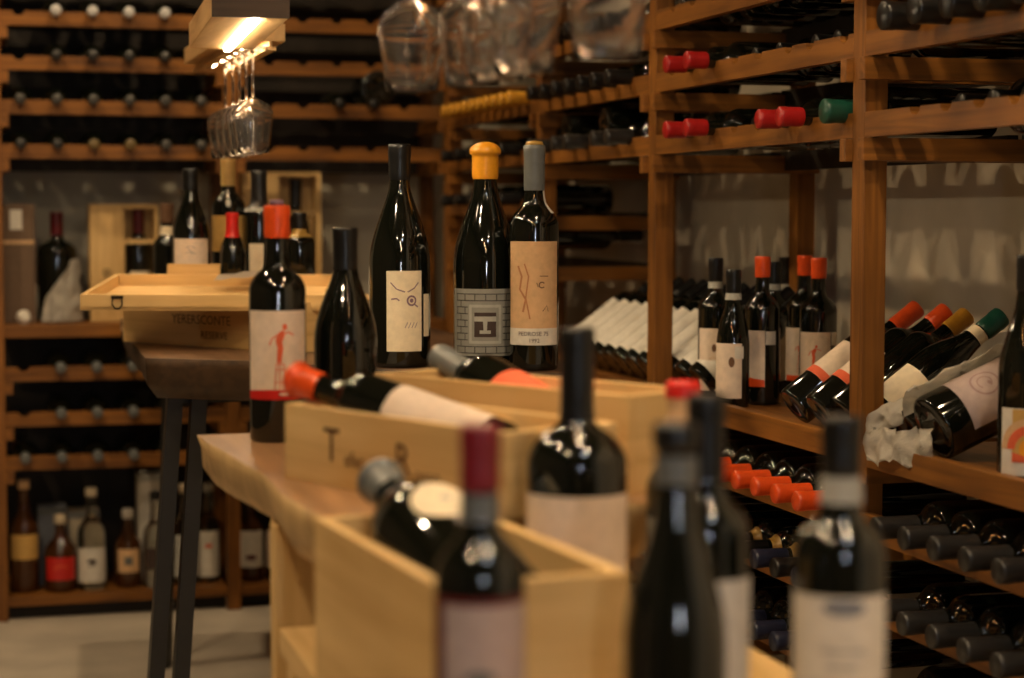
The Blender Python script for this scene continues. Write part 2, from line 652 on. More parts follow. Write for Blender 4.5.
for b, (ya, yb) in enumerate(BAYS):
    lv = UP + LOW + (MID if b == 3 else [])
    for z in lv:
        sl = SLOW[b] if z < .8 else SL[b]
        part('rail', rail_y(XR, ya, yb, z, .04, .02, sl), RACK['Y'], rack, True)
        part('rail', MB().box((XR + DR - .07, (ya + yb) / 2, z - .012), (.02, yb - ya, .04)), BSHADE, rack, True)  # rear rail, coloured dark to imitate the shaded interior
    # cross bars, front to rear, one at each end of the bay
    for z in lv:
        for yy in (ya + .011, yb - .011):
            part('cross_bar', MB().box((XR + DR / 2 - .006, yy, z - .0195), (DR + .012, .022, .036), bev=.001), RACK['X'], rack, True)
    part('counter_board', MB().box((XR + .02 + DR / 2, (ya + yb) / 2, .796), (DR - .04, yb - ya, .018)), RACK['Y'], rack, True)
    part('counter_edge', MB().box((XR + .01, (ya + yb) / 2, .794), (.02, yb - ya, .042), bev=.002), RACK['Y'], rack, True)
    part('counter_bearer', MB().box((XR + DR / 2, ya + .011, .766), (DR, .022, .04)), RACK['X'], rack, True)
    part('counter_bearer', MB().box((XR + DR / 2, yb - .011, .766), (DR, .022, .04)), RACK['X'], rack, True)

for ya, yb, zz in ((1.975, 2.855, .930), (2.90, 3.28, .930), (3.88, 4.60, .925)):
    part('leaning_rail', MB().box((XR + .235, (ya + yb) / 2, zz), (.012, yb - ya, .02)), BSHADE, rack, True)

CZ = .04 + .0015   # neck axis above rail bottom


def neck_out(bay, k, z, cap, label, group=None, slots=None, tip=1.325, Rb=.0375, H=.30, rn=RN, kind='bordeaux', capz=.80, band=None):
    y = slots[k]
    zc = z + .04 - .0128 + rn
    bottle(label, (tip + H, y, zc), H, Rb, kind, rn, cap, capz, axis=(-1, 0, 0), group=group, band=band)


def base_out(k, z, label, slots, group=None, Rb=.0375, H=.30, cap='black', labels=None, roll=0, x=1.386, band=None, kind='bordeaux', rn=RN):
    bottle(label, (x, slots[k], z + .04 + Rb), H, Rb, kind, rn, cap, axis=(1, 0, 0), labels=labels, roll=roll, group=group, band=band)


# right rack: bay between the two near posts
LB = 'in the bay between the two nearest posts'
for k in (1, 2):
    neck_out(1, k, UP[0], 'red', 'red capped bottle lying on the lowest high rail, %s from the bay\'s far post' % ORD[k - 1], 'red capped bottles on high rails', SL[1], capz=.86)
    neck_out(1, k, UP[1], 'red', 'red capped bottle lying on the second high rail, %s from the bay\'s far post' % ORD[k - 1], 'red capped bottles on high rails', SL[1], capz=.86)
for k in (3, 4):
    neck_out(1, k, UP[0], 'black', 'dark recessed bottle between red caps on the lowest high rail, %s of two' % ORD[k - 3], 'bottles pushed far back', SL[1], tip=1.42)
    neck_out(1, k, UP[1], 'black', 'dark recessed bottle on the second high rail, %s after the red caps' % ORD[k - 3], 'bottles pushed far back', SL[1], tip=1.42)
for k in (5, 6):
    neck_out(1, k, UP[0], 'red', 'red capped bottle beside the green cap, %s of that pair' % ORD[k - 5], 'red capped bottles on high rails', SL[1], capz=.86)
    bottle('recessed bottle with red edged pale label on the second high rail, %s of two' % ORD[k - 5], (1.43 + .30, SL[1][k], UP[1] + .046), .30, .0375, 'bordeaux', RN, 'black', axis=(-1, 0, 0),
           labels=[(.25, .58, 1.3, 'cream'), (.20, .25, 1.3, 'red')], roll=PI / 2 + .3, group='bottles pushed far back')
neck_out(1, 7, UP[0], 'green', 'fat green capped bottle on the lowest high rail beside the near post', None, SL[1], rn=.0175, Rb=.042, tip=1.345)
neck_out(1, 7, UP[1], 'black', 'black capped bottle on the second high rail beside the near post', None, SL[1], tip=1.42)
for k in range(8):
    neck_out(1, k, UP[2], 'black' if k % 3 else 'dullgrey', '%s capped bottle on the third high rail, %s from the bay\'s far post' % ('black' if k % 3 else 'grey', ORD[k]), 'bottles on the third high rail', SL[1], tip=1.40)
for k in range(7):
    neck_out(0, k, UP[1], 'black', 'thick black capped bottle at upper right, %s from the near post' % ORD[k], 'thick black capped bottles', SL[0], rn=.0195, Rb=.045, H=.33)
    neck_out(0, k, UP[0], 'black', 'large dark bottle on the lowest high rail, %s right of the near post' % ORD[k], 'large bottles right of the near post', SL[0], tip=1.455, Rb=.045, H=.32, rn=.016)
# lower rows
for k in range(9):
    neck_out(1, k, LOW[0], 'orange', 'orange capped bottle lying under the counter, %s from the far post' % ORD[k], 'orange capped bottles under the counter', SLOW[1], capz=.78)
    neck_out(1, k, LOW[1], 'black' if k % 2 else 'navy', '%s capped gold banded bottle below the orange caps, %s from far post' % ('black' if k % 2 else 'navy', ORD[k]),
             'gold banded bottles below the counter', SLOW[1], band=(.72, .77, 'gold'), capz=.79)
    neck_out(1, k, LOW[2], 'navy', 'navy capped bottle on the third row below the counter, %s from far post' % ORD[k], 'navy capped bottles below the counter', SLOW[1])
for k in range(6):
    for j, rowname in ((0, 'top'), (1, 'second')):
        neck_out(0, k, LOW[j], 'dullgrey', 'dull black capped bottle, %s row under the right counter, %s from post' % (rowname, ORD[k]),
                 'dull capped bottles under the right counter', SLOW[0], rn=.0155, capz=.77)
    neck_out(0, k, LOW[2], 'dullgrey', 'dull black capped bottle, third row under the right counter, %s from post' % ORD[k],
             'dull capped bottles under the right counter', SLOW[0], rn=.0155, capz=.77)
# middle bay
for k in range(7):
    neck_out(2, k, UP[1], 'black', 'black capped bottle on the middle bay\'s second high rail, %s from far post' % ORD[k], 'bottles in the middle bay', SL[2], band=(.74, .78, 'lightgrey') if k == 1 else None)
    if k % 3 == 1:
        base_out(k, UP[0], 'dark bottle lying base outward on the middle bay\'s lowest high rail, %s along' % ORD[k], SL[2], 'bottles in the middle bay', labels=[(.2, .6, 1.2, 'cream')], roll=PI / 2)
    else:
        neck_out(2, k, UP[0], 'dullgrey', 'grey capped bottle on the middle bay\'s lowest high rail, %s from far post' % ORD[k], 'bottles in the middle bay', SL[2])
    neck_out(2, k, UP[2], 'black', 'black capped bottle on the middle bay\'s third high rail, %s from far post' % ORD[k], 'bottles in the middle bay', SL[2])
# far bay: yellow capsules
for k in range(10):
    neck_out(3, k, UP[1], 'yellow', 'yellow capped bottle in the far corner row, %s from the corner' % ORD[k], 'yellow capped bottles in the far corner', SL[3])
    if k % 2 == 0:
        neck_out(3, k, UP[0], 'black', 'black capped bottle below the yellow caps, %s from the corner' % ORD[k // 2], 'bottles below the yellow caps', SL[3])
        neck_out(3, k, MID[0], 'black', 'black capped bottle two rows below the yellow caps, %s from the corner' % ORD[k // 2], 'bottles below the yellow caps', SL[3])
    if k % 2 == 1:
        base_out(k, MID[1], 'dark bottle lying base outward below the yellow caps, %s from the corner' % ORD[k // 2], SL[3], 'bottles below the yellow caps', labels=[(.2, .6, 1.2, 'cream')] if k > 6 else None, roll=PI / 2)

# ---- back rack
YB = 5.75
DB = .36
brack = thing('wine_rack', 'brown timber bottle rack across the back wall with open counter and bottom spirits shelf', 'wine rack', (.75, YB, 0))
BP = [-.57, .058, .728, 1.395]
for bx in BP:
    part('post', MB().box((bx + .02, YB + .005, 1.22), (.04, .03, 2.44), bev=.0015), RACK['Z'], brack, True)
    part('post', MB().box((bx + .02, YB + DB - .02, 1.22), (.04, .04, 2.44)), RACK['Z'], brack, True)
BX = [(-.53, .058), (.098, .728), (.768, 1.395)]
BU = [1.332, 1.458, 1.583, 1.709, 1.835, 1.96]
BL = [.694, .563, .437]
BS = [[.151 - .1017 * k for k in range(1, 7)], [.151 + .1017 * k for k in range(6)], [.253 + .1017 * k for k in range(6, 11)]]
for b, (xa, xb) in enumerate(BX):
    for z in BU + BL:
        part('rail', rail_x(YB, xa, xb, z, .04, .02, BS[b]), RACK['X'], brack, True)
        part('rail', MB().box(((xa + xb) / 2, YB + DB - .07, z - .012), (xb - xa, .02, .04)), BSHADE, brack, True)  # rear rail, with interior shade painted into the wood colour
        for xx in (xa + .011, xb - .011):
            part('cross_bar', MB().box((xx, YB + DB / 2 - .005, z - .0195), (.022, DB + .01, .036)), RACK['Y'], brack, True)
    part('shade_back_panel', MB().box(((xa + xb) / 2, YB + DB - .004, 1.87), (xb - xa, .008, 1.12)), BSHADE, brack, True)  # panels added so their dark colour stands for the unlit interior
    part('shade_back_panel', MB().box(((xa + xb) / 2, YB + DB - .004, .43), (xb - xa, .008, .78)), BSHADE, brack, True)
    part('counter_board', MB().box(((xa + xb) / 2, YB + DB / 2 + .01, .846), (xb - xa, DB - .02, .02)), RACK['X'], brack, True)
    part('counter_edge', MB().box(((xa + xb) / 2, YB + .01, .838), (xb - xa, .02, .038), bev=.002), RACK['X'], brack, True)
    part('spirits_shelf', MB().box(((xa + xb) / 2, YB + DB / 2, .055), (xb - xa, DB, .028), bev=.002), RACK['X'], brack, True)
    part('plinth', MB().box(((xa + xb) / 2, YB + .045, .02), (xb - xa, .02, .038)), plain('dark_plinth', (.012, .009, .007), .7, var=.2), brack, True)


def back_neck(x, z, cap, label, group, tip=5.69, H=.30):
    bottle(label, (x, tip + H, z + .04), H, .0375, 'bordeaux', .0128, cap, axis=(0, -1, 0), group=group)


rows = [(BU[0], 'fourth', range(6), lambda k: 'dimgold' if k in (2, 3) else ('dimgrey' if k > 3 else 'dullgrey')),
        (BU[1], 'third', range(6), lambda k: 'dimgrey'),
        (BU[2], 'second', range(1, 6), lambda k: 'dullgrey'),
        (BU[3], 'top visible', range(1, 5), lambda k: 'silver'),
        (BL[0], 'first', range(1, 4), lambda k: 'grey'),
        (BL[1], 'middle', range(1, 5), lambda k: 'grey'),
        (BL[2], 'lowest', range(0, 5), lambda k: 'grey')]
for z, rn_, ks, cf in rows:
    for n_, k in enumerate(ks):
        pos = 'above' if z > 1 else 'below'
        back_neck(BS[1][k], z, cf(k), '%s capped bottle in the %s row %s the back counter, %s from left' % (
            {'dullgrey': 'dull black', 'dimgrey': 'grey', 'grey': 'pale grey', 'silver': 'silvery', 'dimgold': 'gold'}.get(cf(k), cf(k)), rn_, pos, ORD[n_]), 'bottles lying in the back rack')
for n_, (k, z) in enumerate([(2, BU[1]), (3, BU[1])]):
    back_neck(BS[2][k], z, 'black', 'black capped bottle right of the hanging glasses in the back rack, %s of two' % ORD[n_], 'bottles lying in the back rack')
bottle('large bottle with grey base lying base outward in the back rack near the corner', (1.19, 5.74, BU[1] + .04 + .052), .36, .052, 'burgundy', .017, 'black', axis=(0, 1, 0),
       labels=[(.004, .05, PI, 'dullgrey')])

# ------------------------------------------------------------------ tables


def slab(poly, z0, z1, edge_in=.0, jag=.006, seed=0):
    """live-edge plank: outline densified, wavering, wider at the top"""
    rr = random.Random(seed)
    pts = []
    n = len(poly)
    for i in range(n):
        a, b = Vector(poly[i]), Vector(poly[(i + 1) % n])
        k = max(2, int((b - a).length / .04))
        for j in range(k):
            pts.append(a.lerp(b, j / k))
    c = sum(pts, Vector((0, 0))) / len(pts)
    mb = MB()
    rings = []
    for fz, ins in ((0, .035), (.35, .012), (.75, .004), (1, 0)):
        row = []
        for q in pts:
            d = (q - c).normalized()
            wv = noise.noise(Vector((q.x * 7, q.y * 7, fz * 2 + seed))) * jag * 2
            qq = q - d * (ins + (wv if fz < 1 else wv * .6))
            row.append(mb.bm.verts.new((qq.x, qq.y, z0 + (z1 - z0) * fz)))
        rings.append(row)
    m = len(pts)
    for a, b in zip(rings, rings[1:]):
        for i in range(m):
            f = mb.bm.faces.new([a[i], a[(i + 1) % m], b[(i + 1) % m], b[i]])
            f.smooth = True
    mb.bm.faces.new(rings[-1])
    mb.bm.faces.new(list(reversed(rings[0])))
    return mb, m


def slab_table(name, label, poly, z0, z1, topm, edgem, loc, seed):
    t = thing(name, label, 'table', loc)
    mb, m = slab(poly, z0, z1, seed=seed)
    o = part('tabletop', mb, topm, t, True)
    o.data.materials.append(edgem)
    for f in o.data.polygons:
        if abs(f.normal.z) < .8:
            f.material_index = 1
    return t


t1 = slab_table('live_edge_table', 'live edge wooden table holding the orange capped bottle and the lettered pine box',
                [(.303, 2.72), (.316, 2.48), (.332, 2.31), (.326, 2.10), (.335, 2.03), (.345, 1.955), (.55, 1.95), (.705, 1.955), (.80, 2.13), (.86, 2.4), (.90, 2.73), (.6, 2.74)], .803, .87, SLAB, BARK, (.6, 2.34, 0), 3)
part('support_panel', MB().box((.575, 2.33, .402), (.45, .04, .803), bev=.002), PINE['Z'], t1, True)
part('support_panel', MB().box((.62, 2.66, .402), (.44, .04, .803), bev=.002), PINE['Z'], t1, True)
t2 = slab_table('live_edge_table', 'dark live edge table on black steel legs, holding the three magnums',
                [(.325, 3.78), (.50, 3.67), (.70, 3.42), (.86, 3.28), (1.03, 3.24), (1.08, 3.5), (1.08, 4.4), (1.06, 5.2), (.7, 5.22), (.385, 5.2), (.351, 4.7), (.338, 4.2)], .82, .90, DSLAB, DBARK, (.72, 4.2, 0), 5)


def bar(a, b, w, d):
    a, b = Vector(a), Vector(b)
    mb = MB()
    L = (b - a).length
    q = (b - a).to_track_quat('Z', 'Y').to_matrix().to_4x4()
    mb.box((0, 0, L / 2), (w, d, L), M=Matrix.Translation(a) @ q)
    return mb


for (ax, ay, bx, by) in ((.389, 3.86, .326, 3.86), (.434, 3.84, .374, 3.84), (.98, 3.86, 1.02, 3.86), (.50, 5.05, .475, 5.06), (.98, 5.05, 1.02, 5.06)):
    part('leg', bar((bx, by, 0), (ax, ay, .825), .045, .03), BLACK, t2, True)
part('steel_crossbar', MB().box((.70, 3.89, .81), (.62, .05, .014)), BLACK, t2, True)
part('steel_crossbar', MB().box((.70, 5.05, .81), (.62, .05, .014)), BLACK, t2, True)

bench = thing('bench', 'low pale pine bench under the foreground bottles and the open crate', 'bench', (.585, 1.6, 0))
part('bench_top', MB().box((.585, 1.57, .685), (.49, 1.30, .03), bev=.003), PINE['Y'], bench, True)
for sx in (.36, .81):
    for sy in (1.0, 2.14):
        part('leg', MB().box((sx, sy, .335), (.04, .05, .67), bev=.002), PINE['Z'], bench, True)
part('apron', MB().box((.36, 1.57, .63), (.02, 1.05, .08)), PINE['Y'], bench, True)
part('apron', MB().box((.81, 1.57, .63), (.02, 1.05, .08)), PINE['Y'], bench, True)

# ------------------------------------------------------------------ pine boxes
# every box is built in its own frame: x along u, y along n, z up, origin at one bottom corner


def frame(o, u, z):
    u = Vector((*u, 0)).normalized()
    return Vector((*o, z)), u


def open_box(name, label, o, u, z, L, Wd, h, t=.011, mats=PINE, flip=1, cat='wooden box', floor_=True):
    """o: corner (x,y); u: direction of length; width runs to the right of u if flip=1"""
    u = Vector(u).normalized()
    th = thing(name, label, cat, (o[0], o[1], z), rot=Quaternion((0, 0, 1), math.atan2(u.y, u.x)))
    s = -1 if flip == 1 else 1
    part('side_board', MB().box((L / 2, s * t / 2, h / 2), (L, t, h), bev=.001), mats['X'], th)
    part('side_board', MB().box((L / 2, s * (Wd - t / 2), h / 2), (L, t, h), bev=.001), mats['X'], th)
    part('end_board', MB().box((t / 2, s * Wd / 2, h / 2), (t, Wd - 2 * t, h), bev=.001), mats['Y'], th)
    part('end_board', MB().box((L - t / 2, s * Wd / 2, h / 2), (t, Wd - 2 * t, h), bev=.001), mats['Y'], th)
    if floor_:
        part('bottom_board', MB().box((L / 2, s * Wd / 2, .004), (L - 2 * t, Wd - 2 * t, .008)), mats['X'], th)
    return th


# crate in the foreground
crate = open_box('wooden_crate', 'open pale pine crate on the bench with a fat bottle lying in it', (.365, 1.536), (-.09, 1.0), .70, .385, .172, .175, t=.013, flip=1)

# lettered box on the live-edge table: NR corner, u towards NL
tb = open_box('pine_box', 'open pine box with large brown lettering on its long side, on the live-edge table', (.519, 1.884), (-.412, .911), .87, .402, .155, .088, t=.010, flip=1)
# lettering on the near long side (local y = 0 plane, facing +y)
INK = plain('branded_ink', (.12, .055, .02), .7, var=.2)


def text_on(th, s, size, x, y, z, name='lettering', mat=None, side=1):
    """text on the plane local y = const; side=1 looks to +y (reads right to left along +x)"""
    Mx = Matrix(((-side, 0, 0, x), (0, 0, side, y), (0, 1, 0, z), (0, 0, 0, 1)))
    return part(name, flat_text(s, size, Mx), mat or INK, th)


text_on(tb, 'T', .054, .306, .0009, .046)
text_on(tb, 'efer', .024, .262, .0009, .034)
text_on(tb, 'R', .050, .172, .0009, .042)
text_on(tb, 'osso', .024, .128, .0009, .030)
# second pine box behind it
pb = open_box('pine_box', 'long pine box behind the lettered one, holding the bottle with a coral label', (.694, 2.01), (-.5, .866), .87, .42, .125, .11, t=.010, flip=1)

# case under the lid on the dark table
U2 = Vector((-.578, .817))
case = open_box('pine_case', 'closed pine case with faint lettering on the dark table, under the tilted lid', (.634, 3.841), U2, .90, .54, .38, .10, t=.010, flip=1)
part('top_board', MB().box((.27, -.19, .096), (.52, .36, .006)), PINE['X'], case)
text_on(case, 'YERERSCONTE', .027, .29, .0009, .055)
text_on(case, 'RESERVE', .022, .25, .0009, .024)

# tray lid, tilted over the case
F = [Vector((.216, 3.986, .983)), Vector((.687, 3.853, .983)), Vector((.341 - .01, 4.317, 1.013))]
eu = (F[1] - F[0]).normalized()
en = (F[2] - F[0])
en = (en - eu * en.dot(eu)).normalized()
ez = eu.cross(en)
Ml = Matrix((eu, en, ez)).transposed()
LL, LW, LH, lt = .49, .35, .032, .010
lid = thing('box_lid', 'shallow pine tray lid lying tilted over the front of the lettered case', 'box lid', F[0], rot=Ml.to_quaternion())
part('bottom_board', MB().box((LL / 2, LW / 2, .004), (LL, LW, .008)), PINE['X'], lid)
part('rim', MB().box((LL / 2, lt / 2, LH / 2), (LL, lt, LH), bev=.001), PINE['X'], lid)
part('rim', MB().box((LL / 2, LW - lt / 2, LH / 2), (LL, lt, LH), bev=.001), PINE['X'], lid)
part('rim', MB().box((lt / 2, LW / 2, LH / 2), (lt, LW - 2 * lt, LH), bev=.001), PINE['Y'], lid)
part('rim', MB().box((LL - lt / 2, LW / 2, LH / 2), (lt, LW - 2 * lt, LH), bev=.001), PINE['Y'], lid)
IRON = plain('dark_iron', (.03, .018, .008), .5, metal=.6)
for xx in (.075, .40):
    mb = MB()
    mb.tube([(xx - .009, -.003, .026), (xx - .010, -.004, .012), (xx - .004, -.004, .004), (xx + .004, -.004, .004), (xx + .010, -.004, .012), (xx + .009, -.003, .026)], .0016, 6)
    mb.box((xx, -.002, .027), (.024, .004, .006))
    part('ring_latch', mb, IRON, lid)
bb = single('wooden_board', MB().box((.475, 4.278, 1.034), (.115, .012, .066), rz=-.28, bev=.001), PINE['X'], 'small upright pine slat standing behind the tray lid', 'slat', (.475, 4.278, 1.001))


def sheet(pts, nx, ny, amp, freq, seed, thick=.0006):
    """crumpled sheet through a 3x3-ish control grid given as rows of points (bilinear)"""
    mb = MB()
    g = []
    R_, Cn = len(pts), len(pts[0])
    for i in range(ny + 1):
        fi = i / ny * (R_ - 1)
        i0 = min(int(fi), R_ - 2)
        ti = fi - i0
        row = []
        for j in range(nx + 1):
            fj = j / nx * (Cn - 1)
            j0 = min(int(fj), Cn - 2)
            tj = fj - j0
            a = Vector(pts[i0][j0]).lerp(Vector(pts[i0][j0 + 1]), tj)
            b = Vector(pts[i0 + 1][j0]).lerp(Vector(pts[i0 + 1][j0 + 1]), tj)
            q = a.lerp(b, ti)
            n = Vector([noise.noise(q * freq + Vector((seed + 11 * k, 3 * k, 7))) + .5 * noise.noise(q * freq * 2.3 + Vector((seed, 5 * k, k))) for k in range(3)]) * amp
            row.append(mb.bm.verts.new(q + n))
        g.append(row)
    for i in range(ny):
        for j in range(nx):
            f = mb.bm.faces.new([g[i][j], g[i][j + 1], g[i + 1][j + 1], g[i + 1][j]])
            f.smooth = (i + j) % 3 != 0
    bmesh.ops.solidify(mb.bm, geom=mb.bm.faces[:], thickness=thick)
    return mb


single('paper_sheet', sheet([[(.50, 4.13, 1.035), (.58, 4.11, 1.042), (.66, 4.10, 1.03)], [(.52, 4.20, 1.045), (.60, 4.20, 1.055), (.68, 4.18, 1.043)]], 16, 8, .006, 18, 2), PAPER,
       'white paper sheet lying in the tilted tray lid', 'paper', (.59, 4.15, 1.03))
ft = thing('foil_roll', 'small silvery foil roll lying on the case behind the orange capped bottle', 'foil roll', (.715, 4.22, 1.012))
part('roll', MB().tube([(-.055, .010, .0), (.055, -.012, .0)], .0095, 14), plain('foil', (.55, .52, .46), .22, metal=.9, var=.1), ft)
part('core_tip', MB().tube([(.055, -.012, 0), (.066, -.0142, .0)], .006, 12), plain('core_card', (.3, .22, .14), .8, var=.1), ft)


# ------------------------------------------------------------------ bottles on the live-edge table
def figure_art(p, H):
    cz = .375 * H
    k = H / .30 * 1.35
    f = []
    f.append(ell(.004 * k, .026 * k, .0024 * k, .003 * k, 10))
    f.append([(x * k, y * k) for x, y in [(.003, .0235), (-.0015, .021), (-.0048, .014), (-.003, .006), (-.0035, -.002), (-.0035, -.008), (.0005, -.008), (.0015, -.001), (.0025, .006), (.0015, .012), (.004, .018)]])
    f.append(stroke([(x * k, y * k) for x, y in [(.002, .020), (.008, .021), (.013, .018)]], .0014 * k))
    f.append(stroke([(x * k, y * k) for x, y in [(-.002, .019), (-.008, .015), (-.0105, .009)]], .0014 * k))
    ped = [stroke([(x * k, y * k) for x, y in a], .0008 * k) for a in (
        [(-.005, -.009), (.004, -.009)], [(-.004, -.009), (-.006, -.034)], [(.003, -.009), (.005, -.034)], [(-.0045, -.014), (.0035, -.014)], [(-.0055, -.026), (.0045, -.026)], [(-.001, -.009), (-.001, -.034)])]
    return f, ped, cz


def art_orange(p, H):
    f, ped, cz = figure_art(p, H)
    out = [('emblem', wrap_poly(p, f, .10, cz), 'coral'), ('pedestal_drawing', wrap_poly(p, ped, .10, cz), 'coral'),
           ('label_band', wrap_patch(p, .184 * H, .232 * H, -1.23, 1.23, .0011, cut=lambda u, a, b: (a, b - .004 + .012 * abs(math.sin(u * PI * .9)) * .3 - .003 * u)), 'brightred'),
           ('band_mark', wrap_poly(p, [ell(.006, 0, .009, .0022, 14)], .1, .208 * H, .0016), 'pinkwhite')]
    return out


A = dict(cap='orange', capz=.80)
ob = bottle('orange capped bottle with red figure on its label, left of the lettered box', (.404, 2.63, .87), .318, .0385, 'bordeaux', .0152, 'orange', .865,
       face=face_cam(.404, 2.63), labels=[(.185, .56, 1.22, 'pinkwhite')], art=art_orange, flare=.0006)
part('stopper', MB().lathe([(0, .3185), (.010, .3185), (.0095, .326), (0, .327)], 18), C_('violet'), ob)
bottle('plain dark sloping bottle with grey top beside the orange capped one', (.503, 2.66, .87), .288, .0435, 'burgundy', .0150, 'black', .80,
       face=face_cam(.503, 2.66), labels=[(.08, .24, 1.2, 'cream')])


def magnum_face(p, H):
    cz = .27 * H
    sc = []
    sc.append(stroke([(-.021, .035), (-.012, .026), (0, .022)], .0016))
    sc.append(stroke([(.021, .035), (.014, .027), (.004, .022)], .0016))
    sc.append(stroke([(-.02, .012), (-.012, .013), (-.008, .010)], .002))
    sc += rings(.010, .010, .005, .0075, 0, 2 * PI, 24, 3)
    sc.append(stroke([(.013, .006), (.02, .001)], .002))
    sc.append(ell(.010, .010, .003, .003, 10))
    for i in range(4):
        sc.append(stroke([(.0 + i * .005, -.028), (.004 + i * .005, -.020)], .0009))
    sc = [[(x * 1.25, y * 1.3) for x, y in q] for q in sc]
    return [('sketch_line', wrap_poly(p, [q], 0, cz), 'violet') for q in sc]


bottle('tall dark magnum with a sketched face on its pale label', (.757, 3.47, .90), .402, .0555, 'burgundy', .0178, 'black', .84,
       face=face_cam(.757, 3.47, .16), labels=[(.075, .435, .60, 'cream', 0.0), (.14, .33, .16, 'cream', .86), (.25, .45, .2, 'white', -1.75)], art=magnum_face)


def stone_art(p, H):
    cz = .20 * H
    k = 1
    fr = [[(-.030, .034), (.030, .034), (.030, .029), (-.030, .029)], [(-.030, -.036), (.030, -.036), (.030, -.031), (-.030, -.031)],
          [(-.030, .029), (-.025, .029), (-.025, -.031), (-.030, -.031)], [(.025, .029), (.030, .029), (.030, -.031), (.025, -.031)]]
    blk = [[(-.020, .020), (.020, .020), (.020, .013), (-.020, .013)], [(-.020, .004), (.020, .004), (.020, -.024), (-.020, -.024)]]
    wht = [[(-.020, .013), (.020, .013), (.020, .004), (-.020, .004)]]
    wh2 = [[(-.004, .004), (.004, .004), (.003, -.012), (-.003, -.012)], [(-.010, -.012), (.010, -.012), (.010, -.018), (-.010, -.018)]]
    ln = []
    for i in range(10):
        y = -.054 + i * .0118
        for sgn in (-1, 1):
            xi = .033 if abs(y) < .038 else .0
            ln.append([(sgn * xi, y), (sgn * .062, y), (sgn * .062, y + .0018), (sgn * xi, y + .0018)])
        for j in range(7):
            x = (-.06 + j * .02 + (.01 if i % 2 else 0))
            if i < 9 and (abs(x) > .034 or abs(y + .006) > .040):
                ln.append([(x, y), (x + .0018, y), (x + .0018, y + .0118), (x, y + .0118)])
    return [('stone_lines', wrap_poly(p, ln, 0, cz, .0010), 'dimgrey'), ('window_frame_print', wrap_poly(p, fr, 0, cz), 'lightgrey'), ('window_print', wrap_poly(p, blk, 0, cz), 'ink'),
            ('pale_print', wrap_poly(p, wht, 0, cz), 'lightgrey'), ('pedestal_print', wrap_poly(p, wh2, 0, cz, .0018), 'lightgrey')]


bottle('tall magnum with domed yellow wax top and grey stonework label', (.907, 3.43, .90), .402, .0580, 'burgundy', .0205, 'wax', .845, dome=.018,
       face=face_cam(.907, 3.43), labels=[(.055, .355, 1.25, 'stone'), (.25, .355, .12, 'cream', 1.45)], art=stone_art, flare=.001)


def art_pedros(p, H):
    cz = .30 * H
    sc = [stroke([(-.022, .045), (-.016, .03), (-.019, .012), (-.010, -.002), (-.014, -.02)], .003), stroke([(-.012, .048), (-.006, .03), (-.010, .0), (-.004, -.03)], .002)]
    sc2 = rings(.012, .016, .003, .0046, .6, 5.6, 16, 4) + [stroke([(.005, .019), (.007, .013)], .001), stroke([(.009, .028), (.021, .028)], .0012), stroke([(.013, -.02), (.019, -.012), (.021, -.02)], .001)]
    sc = [[(x * 1.3, y * 1.25 + .01) for x, y in q] for q in sc]
    sc2 = [[(x * 1.35, y * 1.3 + .012) for x, y in q] for q in sc2]
    return [('ochre_drawing', wrap_poly(p, sc, 0, cz), 'rust'), ('ink_drawing', wrap_poly(p, sc2, 0, cz), 'brown'),
            ('label_strip', wrap_patch(p, .115 * H, .19 * H, -1.2, 1.2, .0011), 'white'),
            ('lettering', wrap_text(p, 'PEDROSE 75', .0105, .02, .165 * H, .0018), 'ink'), ('year_lettering', wrap_text(p, '1992', .010, .05, .135 * H, .0018), 'ink')]


gb = bottle('dark magnum with a tall tan illustrated label and grey capsule, right of the three', (.972, 3.335, .90), .398, .0435, 'bordeaux', .0170, 'grey', .80,
       face=face_cam(.962, 3.335, -.05), labels=[(.115, .575, 1.2, 'tan'), (.70, .84, .25, 'white', 1.3)], art=art_pedros)
part('cap_top', MB().lathe([(0, .398), (.0165, .3985), (.014, .405), (0, .407)], 18), C_('gold'), gb)

# lying bottles in the pine boxes


def lying(label, base, tip, H, Rb, kind, cap, rn=RN, roll=0.0, labels=None, capz=.80, art=None, dome=0, band=None, flare=0.0):
    base, tip = Vector(base), Vector(tip)
    ax = (tip - base).normalized()
    # local -Y (label) turned towards +Z, then roll
    q = ax.to_track_quat('Z', 'Y')
    ly = q @ Vector((0, -1, 0))
    want = (Vector((0, 0, 1)) - ax * ax.z).normalized()
    ang = math.atan2(ax.dot(ly.cross(want)), ly.dot(want))
    return bottle(label, base, H, Rb, kind, rn, cap, capz, dome, axis=ax, roll=ang + roll, labels=labels, art=art, band=band, flare=flare)


lying('dark bottle with orange cap and pinkish label lying in the lettered pine box', (.567, 2.060, .914), (.367, 2.282, .985), .308, .0355, 'bordeaux', 'orange',
      labels=[(.08, .485, 1.5, 'pinkwhite')], roll=.1, capz=.845, flare=.0015, dome=.012)
lying('dark bottle with grey capsule and coral label lying in the rear pine box', (.674, 2.155, .917), (.584, 2.445, .994), .31, .0385, 'bordeaux', 'grey', labels=[(.12, .45, 1.15, 'coral')], roll=-.2, capz=.78, flare=.001)
lying('fat dark bottle with round cream label lying in the foreground crate', (.440, 1.63, .822), (.402, 1.950, .908), .335, .056, 'champagne', 'grey', rn=.0185, roll=.0, capz=.84, flare=.001, dome=.012,
      labels=[], art=lambda p, H: [('label', wrap_poly(p, [ell(0, 0, .033, .040, 28)], 0, .43 * H), 'cream'), ('label_print', wrap_poly(p, [ell(0, 0, .006, .005, 14)], 0, .43 * H, .0018), 'lightgrey')])

# bottles standing on the case behind
TS = (.476, 4.35, 1.0)


